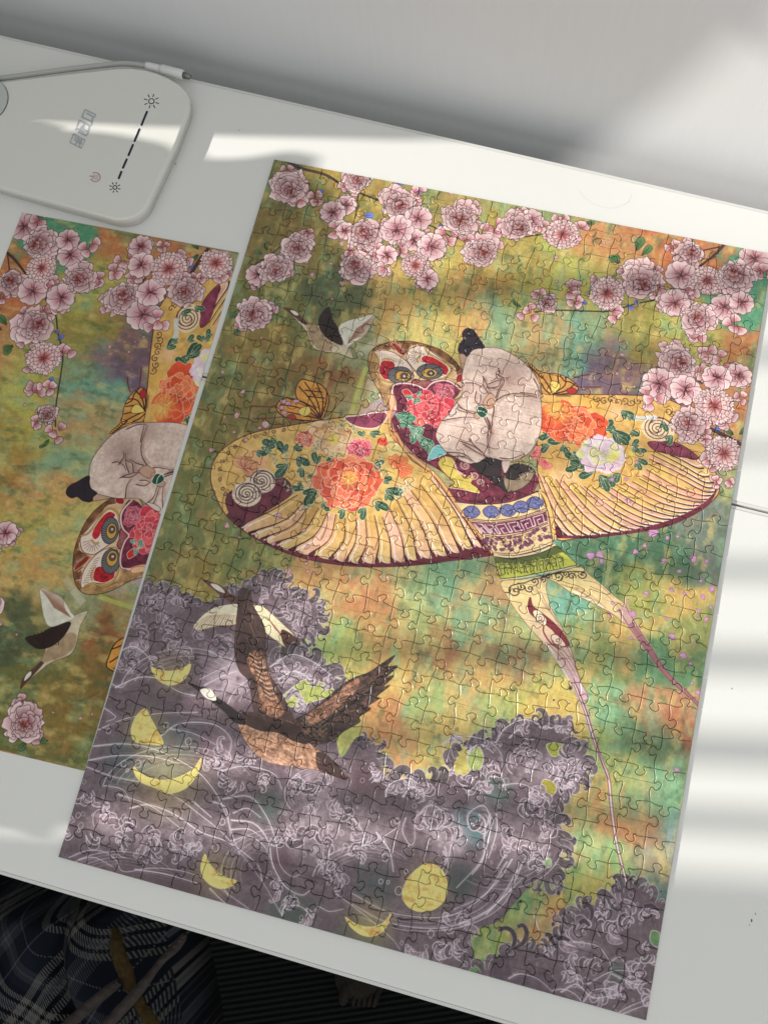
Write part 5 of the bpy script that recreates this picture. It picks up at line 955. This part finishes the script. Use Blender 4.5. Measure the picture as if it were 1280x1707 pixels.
def flat(name, fr, paths, w_, z, m, root, closed=False, dz=.0001, st_=0):
    V = []; F = []
    for pts in paths:
        dz += st_
        p = np.array([up(fr, x, y, z)[:2] for x, y in pts]); 
        if closed: p = np.vstack([p, p[:2]])
        d_ = np.gradient(p, axis=0); d_ /= np.hypot(d_[:, 0], d_[:, 1])[:, None]; nn = np.c_[-d_[:, 1], d_[:, 0]]*w_/2; o_ = len(V); k = len(p)
        for q in (p+nn, p-nn): V += [(a, b, z+dz) for a, b in q]
        for i in range(k-1): F.append((o_+i, o_+k+i, o_+k+i+1, o_+i+1))
    o = obj(name, V, F, m)
    return own(o, root)
def capsule(name, a, b, w_, z, m, root, fr='V'):
    a = np.array(up(fr, *a, z)[:2]); b = np.array(up(fr, *b, z)[:2]); d_ = (b-a)/np.hypot(*(b-a)); n_ = np.array([-d_[1], d_[0]]); P = []
    for k in range(9): t = math.pi*(k/8); P.append(b+w_/2*(math.cos(t-math.pi/2)*n_*-1*-1+math.sin(t)*0*d_)) if False else P.append(b+w_/2*(n_*math.cos(t)+d_*math.sin(t)))
    for k in range(9): t = math.pi*(k/8); P.append(a+w_/2*(-n_*math.cos(t)-d_*math.sin(t)))
    return prism(name, P, z, z+.00006, m, root)
DASH = [((850,318),(790,465)),((777,488),(722,622)),((714,640),(664,758)),((654,780),(610,880)),((602,900),(570,982))]
for a, b in DASH:
    a, b = np.array(a, float), np.array(b, float); d_ = (b-a)/np.hypot(*(b-a)); a = a+d_*11; b = b-d_*11
    capsule('slider_halo', a, b, .0026, LZ+.00005, M_halo, lampt); capsule('slider_dash', a, b, .0019, LZ+.00012, M_ink, lampt)
for (cx, cy, r, r1, r2) in ((890, 226, 26, 42, 76), (536, 1062, 19, 32, 56)):
    flat('sun_ring', 'V', [[(cx+r*math.cos(t), cy+r*.95*math.sin(t)) for t in np.linspace(0, 6.283, 25)[:-1]]], .00080, LZ, M_ink, lampt, True)
    for k in range(8): a = math.radians(22+45*k-4); flat('sun_ray', 'V', [[(cx+r1*math.cos(a), cy+r1*math.sin(a)), (cx+r2*math.cos(a), cy+r2*.95*math.sin(a))]], .00080, LZ, M_ink, lampt)
flat('power_icon', 'V', [[(345+48*math.cos(t), 962+44*math.sin(t)) for t in np.linspace(math.radians(-120), math.radians(160), 20)], [(288, 950), (330, 958)]], .0007, LZ, M_red, lampt)
flat('power_patch', 'V', [[(345-30, 962), (345+30, 962)]], .0044, LZ-.00003, mat('pinkish_print', (.60, .50, .46), .4), lampt)  # flat pinkish patch under the power icon
LG = [[(905,655),(1025,712),(1012,742)],[(912,655),(875,740)],[(875,735),(990,790),(975,830)],[(925,695),(1000,735)],[(1000,735),(975,800)],
      [(850,770),(960,830)],[(850,775),(825,840)],[(905,790),(885,870)],[(960,830),(935,930)],[(815,850),(900,900)],[(810,880),(830,850)],[(870,850),(935,895)],[(850,900),(930,940)],[(880,830),(840,910)],
      [(790,918),(912,985),(872,1070),(752,1008),(790,918)],[(800,950),(860,985),(840,1025)],[(850,945),(810,1030)],[(790,975),(880,1020)],[(880,975),(850,1055)]]
for g, nm in ((LG[:5], 'logo_character'), (LG[5:14], 'logo_character'), (LG[14:], 'logo_character')): flat(nm, 'U', g, .0013, LZ, M_logo, lampt, dz=.0001, st_=.00002)
# charging cable behind the base
M_cable = grain(mat('grey_cable', (.46, .47, .45), .55), (1, 1, 1), 60, .04); M_plug = mat('white_plug', (.74, .75, .74), .35); M_metal = mat('plug_metal', (.25, .25, .24), .4, metal=.8)
CZ = ZT+.0075
cpath = cr3([un(x, y, CZ+dz) for x, y, dz in [(-120,141,0),(-40,135,0),(0,131,.001),(60,123,.001),(120,115,.001),(180,108,0),(212,106,0),(246,110,0)]], 8)
cabt = thing('charging_cable', 'pale grey charging cable with a white plug tip lying behind the lamp base', 'cable', tuple(cpath[-1][:2])+(ZT,))
tube('cord', cpath, .0021, M_cable, cabt)
p0, p1, p2, p3, p4 = [np.array(un(x, y, CZ)) for x, y in [(244,109.5),(269,115.5),(269,115.5),(306,125),(319,129)]]
tube('plug_neck', [p0, p0*.9+p1*.1, p0*.5+p1*.5, p1], [.0028, .0031, .0031, .0031], M_plug, cabt, 16); tube('plug_body', [p2, p2*.95+p3*.05, p2*.5+p3*.5, p2*.04+p3*.96, p3], [.0034, .0039, .0039, .0039, .0034], M_plug, cabt, 20); tube('plug_tip', [p3, p3*.2+p4*.8, p4], [.0026, .0022, .0008], M_metal, cabt, 12)

# ---------------------------------------------------------------- small marks on the desk
M_hair = mat('hair', (.42, .41, .38), .5)
def hair(pts, label, r=.00004, z=ZT+.0001):
    o = recentre(tube('hair_strand', cr3([un(x, y, z) for x, y in pts], 8), r, M_hair, seg=5)); o['label'] = label; o['category'] = 'hair'
hair([(964,316),(975,330),(994,342),(1020,347),(1045,338),(1052,325)], 'fine curved hair lying on the white desk above the puzzle')
M_speck = mat('brown_speck', (.10, .07, .05), .8)
rr = random.Random(3)
for (x, y, r), lab in zip([(1252,1534.6,2.0),(1258.4,1523.5,1.0),(1248.5,1542,.8),(293,273,1.0),(399,217,.8),(1219,1148,.9)],
    ['dark brown speck at the lower right, largest of the row of three','tiny round speck at the lower right, topmost of the row of three','tiny speck at the lower right, lowest of the row of three','tiny speck on the desk right of the lamp base','tiny speck on the desk between lamp base and wall','faint tiny speck on the sunlit desk right of the puzzle']):
    P = [un(x+r*(.8+.4*rr.random())*math.cos(a)*(.6), y+r*(.8+.4*rr.random())*math.sin(a)*1.5, ZT)[:2] for a in np.linspace(0, 6.283, 9)[:-1]]
    o = recentre(prism('speck', P, ZT+.00002, ZT+.0002, M_speck)); o['label'] = lab; o['category'] = 'speck'; o['group'] = 'specks on the desk'

# ---------------------------------------------------------------- person at the desk: plaid lap, drawstrings
PL = 512; yy, xx = np.mgrid[0:PL, 0:PL].astype(np.float32)
u = xx/PL; v = yy/PL; tw = ((xx+yy) % 6 < 3)
def bands(t):                  # base weave value and thin line masks along one direction, period 1
    base = np.zeros_like(t); base[(t > .02) & (t < .30)] = 1; base[(t > .46) & (t < .62)] = .45; ln = ((t > .145) & (t < .172)) | ((t > .52) & (t < .545)) | ((t > .80) & (t < .815)); dk = ((t > .30) & (t < .36)) | ((t > .08) & (t < .115)) | ((t > .21) & (t < .245)); return base, ln, dk
bu, lu, du = bands((u*2) % 1); bv, lv, dv = bands((v*2) % 1)
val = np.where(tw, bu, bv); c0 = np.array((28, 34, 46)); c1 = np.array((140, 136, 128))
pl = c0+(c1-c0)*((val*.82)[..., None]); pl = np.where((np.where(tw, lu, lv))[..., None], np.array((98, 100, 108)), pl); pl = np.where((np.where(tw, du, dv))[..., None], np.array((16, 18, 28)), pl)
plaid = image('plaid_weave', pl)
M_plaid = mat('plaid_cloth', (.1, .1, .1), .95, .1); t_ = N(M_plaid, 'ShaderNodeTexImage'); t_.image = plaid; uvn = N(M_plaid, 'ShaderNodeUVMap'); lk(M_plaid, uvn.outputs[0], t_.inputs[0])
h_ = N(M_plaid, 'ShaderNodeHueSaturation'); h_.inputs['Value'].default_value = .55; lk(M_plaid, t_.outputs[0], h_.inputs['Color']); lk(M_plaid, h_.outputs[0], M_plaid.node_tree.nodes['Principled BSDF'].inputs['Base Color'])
person = thing('person', 'person seated at the desk front, only the navy and beige plaid lap in view', 'person', (-.02, -.75, .45))
GX, GY = 64, 64; V = []; F = []; UV = []
Z0 = .60
a0, a1, b1, b0 = [np.array(un(*p, Z0)[:2]) for p in ((-160, 1462), (212, 1500), (262, 1900), (-200, 1900))]
for j in range(GY+1):
    for i in range(GX+1):
        s, t = i/GX, j/GY
        p = a0*(1-s)*(1-t)+a1*s*(1-t)+b1*s*t+b0*(1-s)*t
        h = .045*math.sin(math.pi*min(max(s*1.05, 0), 1))**.6                       # thigh swell
        fold = .016*math.exp(-((s-.78+.05*t)/.03)**2)                                # crease beside the fly
        w1 = .010*math.sin(9*s+5*t+1.2*math.sin(3*t))*(1-s*.3)+.006*math.sin(21*s-9*t+2*math.sin(4*s))+.0022*math.sin(34*s+17*t)
        edge_ = -.10*max(0, (s-.86)/.14)**2-.09*max(0, (.10-t)/.10)**2
        V.append((p[0]+.006*math.sin(7*t+3*s), p[1], Z0+h-fold*1.4+w1+edge_))
        UV.append((s*1.05+.9*t+.05*math.sin(6*t+2*s)+(.13 if s > .78 else 0), -s*.8+.95*t+.06*math.sin(5*s)))
nV = len(V); V += [(x, y, z-.13) for x, y, z in V]; ix = lambda i, j, k=0: k*nV+j*(GX+1)+i
for j in range(GY):
    for i in range(GX): F += [(ix(i, j), ix(i, j+1), ix(i+1, j+1), ix(i+1, j))]
for j in range(GY):
    for i in range(GX): F += [(ix(i, j, 1), ix(i+1, j, 1), ix(i+1, j+1, 1), ix(i, j+1, 1))]
for i in range(GX): F += [(ix(i, 0), ix(i+1, 0), ix(i+1, 0, 1), ix(i, 0, 1)), (ix(i, GY), ix(i, GY, 1), ix(i+1, GY, 1), ix(i+1, GY))]
for j in range(GY): F += [(ix(0, j), ix(0, j, 1), ix(0, j+1, 1), ix(0, j+1)), (ix(GX, j), ix(GX, j+1), ix(GX, j+1, 1), ix(GX, j, 1))]
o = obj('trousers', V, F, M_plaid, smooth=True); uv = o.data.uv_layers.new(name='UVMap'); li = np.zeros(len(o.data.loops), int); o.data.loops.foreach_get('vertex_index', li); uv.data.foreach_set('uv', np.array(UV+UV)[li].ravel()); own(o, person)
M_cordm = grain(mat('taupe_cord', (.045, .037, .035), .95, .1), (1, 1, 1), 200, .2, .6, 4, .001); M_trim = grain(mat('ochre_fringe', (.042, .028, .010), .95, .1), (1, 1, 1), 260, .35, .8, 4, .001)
def strap(name, px, z, ws, m, root, th=.0015, seed=1, fray=0):
    r_ = np.random.RandomState(seed); p = cr3([un(x, y, z+dz) for x, y, dz in px], 10); n = len(p); d_ = np.gradient(p, axis=0); d_[:, 2] = 0; d_ /= np.linalg.norm(d_, axis=1)[:, None]; nn = np.c_[-d_[:, 1], d_[:, 0], np.zeros(n)]
    w_ = np.interp(np.linspace(0, 1, n), np.linspace(0, 1, len(ws)), ws)/2; V = []; F = []; K = 6
    for i in range(n):
        for k in range(K+1): s = k/K*2-1; V.append(p[i]+nn[i]*w_[i]*s*(1+(fray*r_.randn() if abs(s) == 1 else 0))+np.array([0, 0, th*(1-s*s)*2+.0006*math.sin(i*1.1+k)]))
        for k in range(K+1): s = k/K*2-1; V.append(p[i]+nn[i]*w_[i]*s*.96+np.array([0, 0, -th]))
    R = 2*(K+1)
    for i in range(n-1):
        for k in range(K): F += [(i*R+k, i*R+k+1, (i+1)*R+k+1, (i+1)*R+k), (i*R+K+1+k, (i+1)*R+K+1+k, (i+1)*R+K+2+k, i*R+K+2+k)]
        F += [(i*R, (i+1)*R, (i+1)*R+K+1, i*R+K+1), (i*R+K, i*R+2*K+1, (i+1)*R+2*K+1, (i+1)*R+K)]
    return own(obj(name, V, F, m, smooth=True), root)
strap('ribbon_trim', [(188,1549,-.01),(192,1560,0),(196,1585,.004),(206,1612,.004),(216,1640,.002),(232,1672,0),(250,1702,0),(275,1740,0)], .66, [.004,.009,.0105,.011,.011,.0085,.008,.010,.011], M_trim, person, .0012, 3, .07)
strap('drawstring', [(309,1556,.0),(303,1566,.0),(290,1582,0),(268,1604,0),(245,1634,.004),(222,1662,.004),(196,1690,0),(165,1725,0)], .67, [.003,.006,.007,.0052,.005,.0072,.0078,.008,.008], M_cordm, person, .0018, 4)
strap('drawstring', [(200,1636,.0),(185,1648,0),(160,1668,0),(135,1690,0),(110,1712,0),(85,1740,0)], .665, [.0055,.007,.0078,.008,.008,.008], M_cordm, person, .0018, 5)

# ribbed slipper tip on the floor under the desk edge
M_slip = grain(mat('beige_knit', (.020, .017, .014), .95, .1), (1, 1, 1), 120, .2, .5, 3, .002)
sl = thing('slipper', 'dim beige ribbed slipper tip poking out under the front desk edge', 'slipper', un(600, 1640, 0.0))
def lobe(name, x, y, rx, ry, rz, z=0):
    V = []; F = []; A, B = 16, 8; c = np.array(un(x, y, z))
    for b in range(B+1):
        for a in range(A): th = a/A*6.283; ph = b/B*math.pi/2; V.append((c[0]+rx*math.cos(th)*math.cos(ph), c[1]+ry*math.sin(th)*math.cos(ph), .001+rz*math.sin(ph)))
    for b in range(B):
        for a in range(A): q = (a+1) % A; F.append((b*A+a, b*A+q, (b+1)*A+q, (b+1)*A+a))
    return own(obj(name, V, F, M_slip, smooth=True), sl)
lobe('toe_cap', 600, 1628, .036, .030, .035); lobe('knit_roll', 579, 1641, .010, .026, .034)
for k in range(5): lobe('knit_rib', 594+k*8.6, 1652+k*.6, .0052, .018, .028)
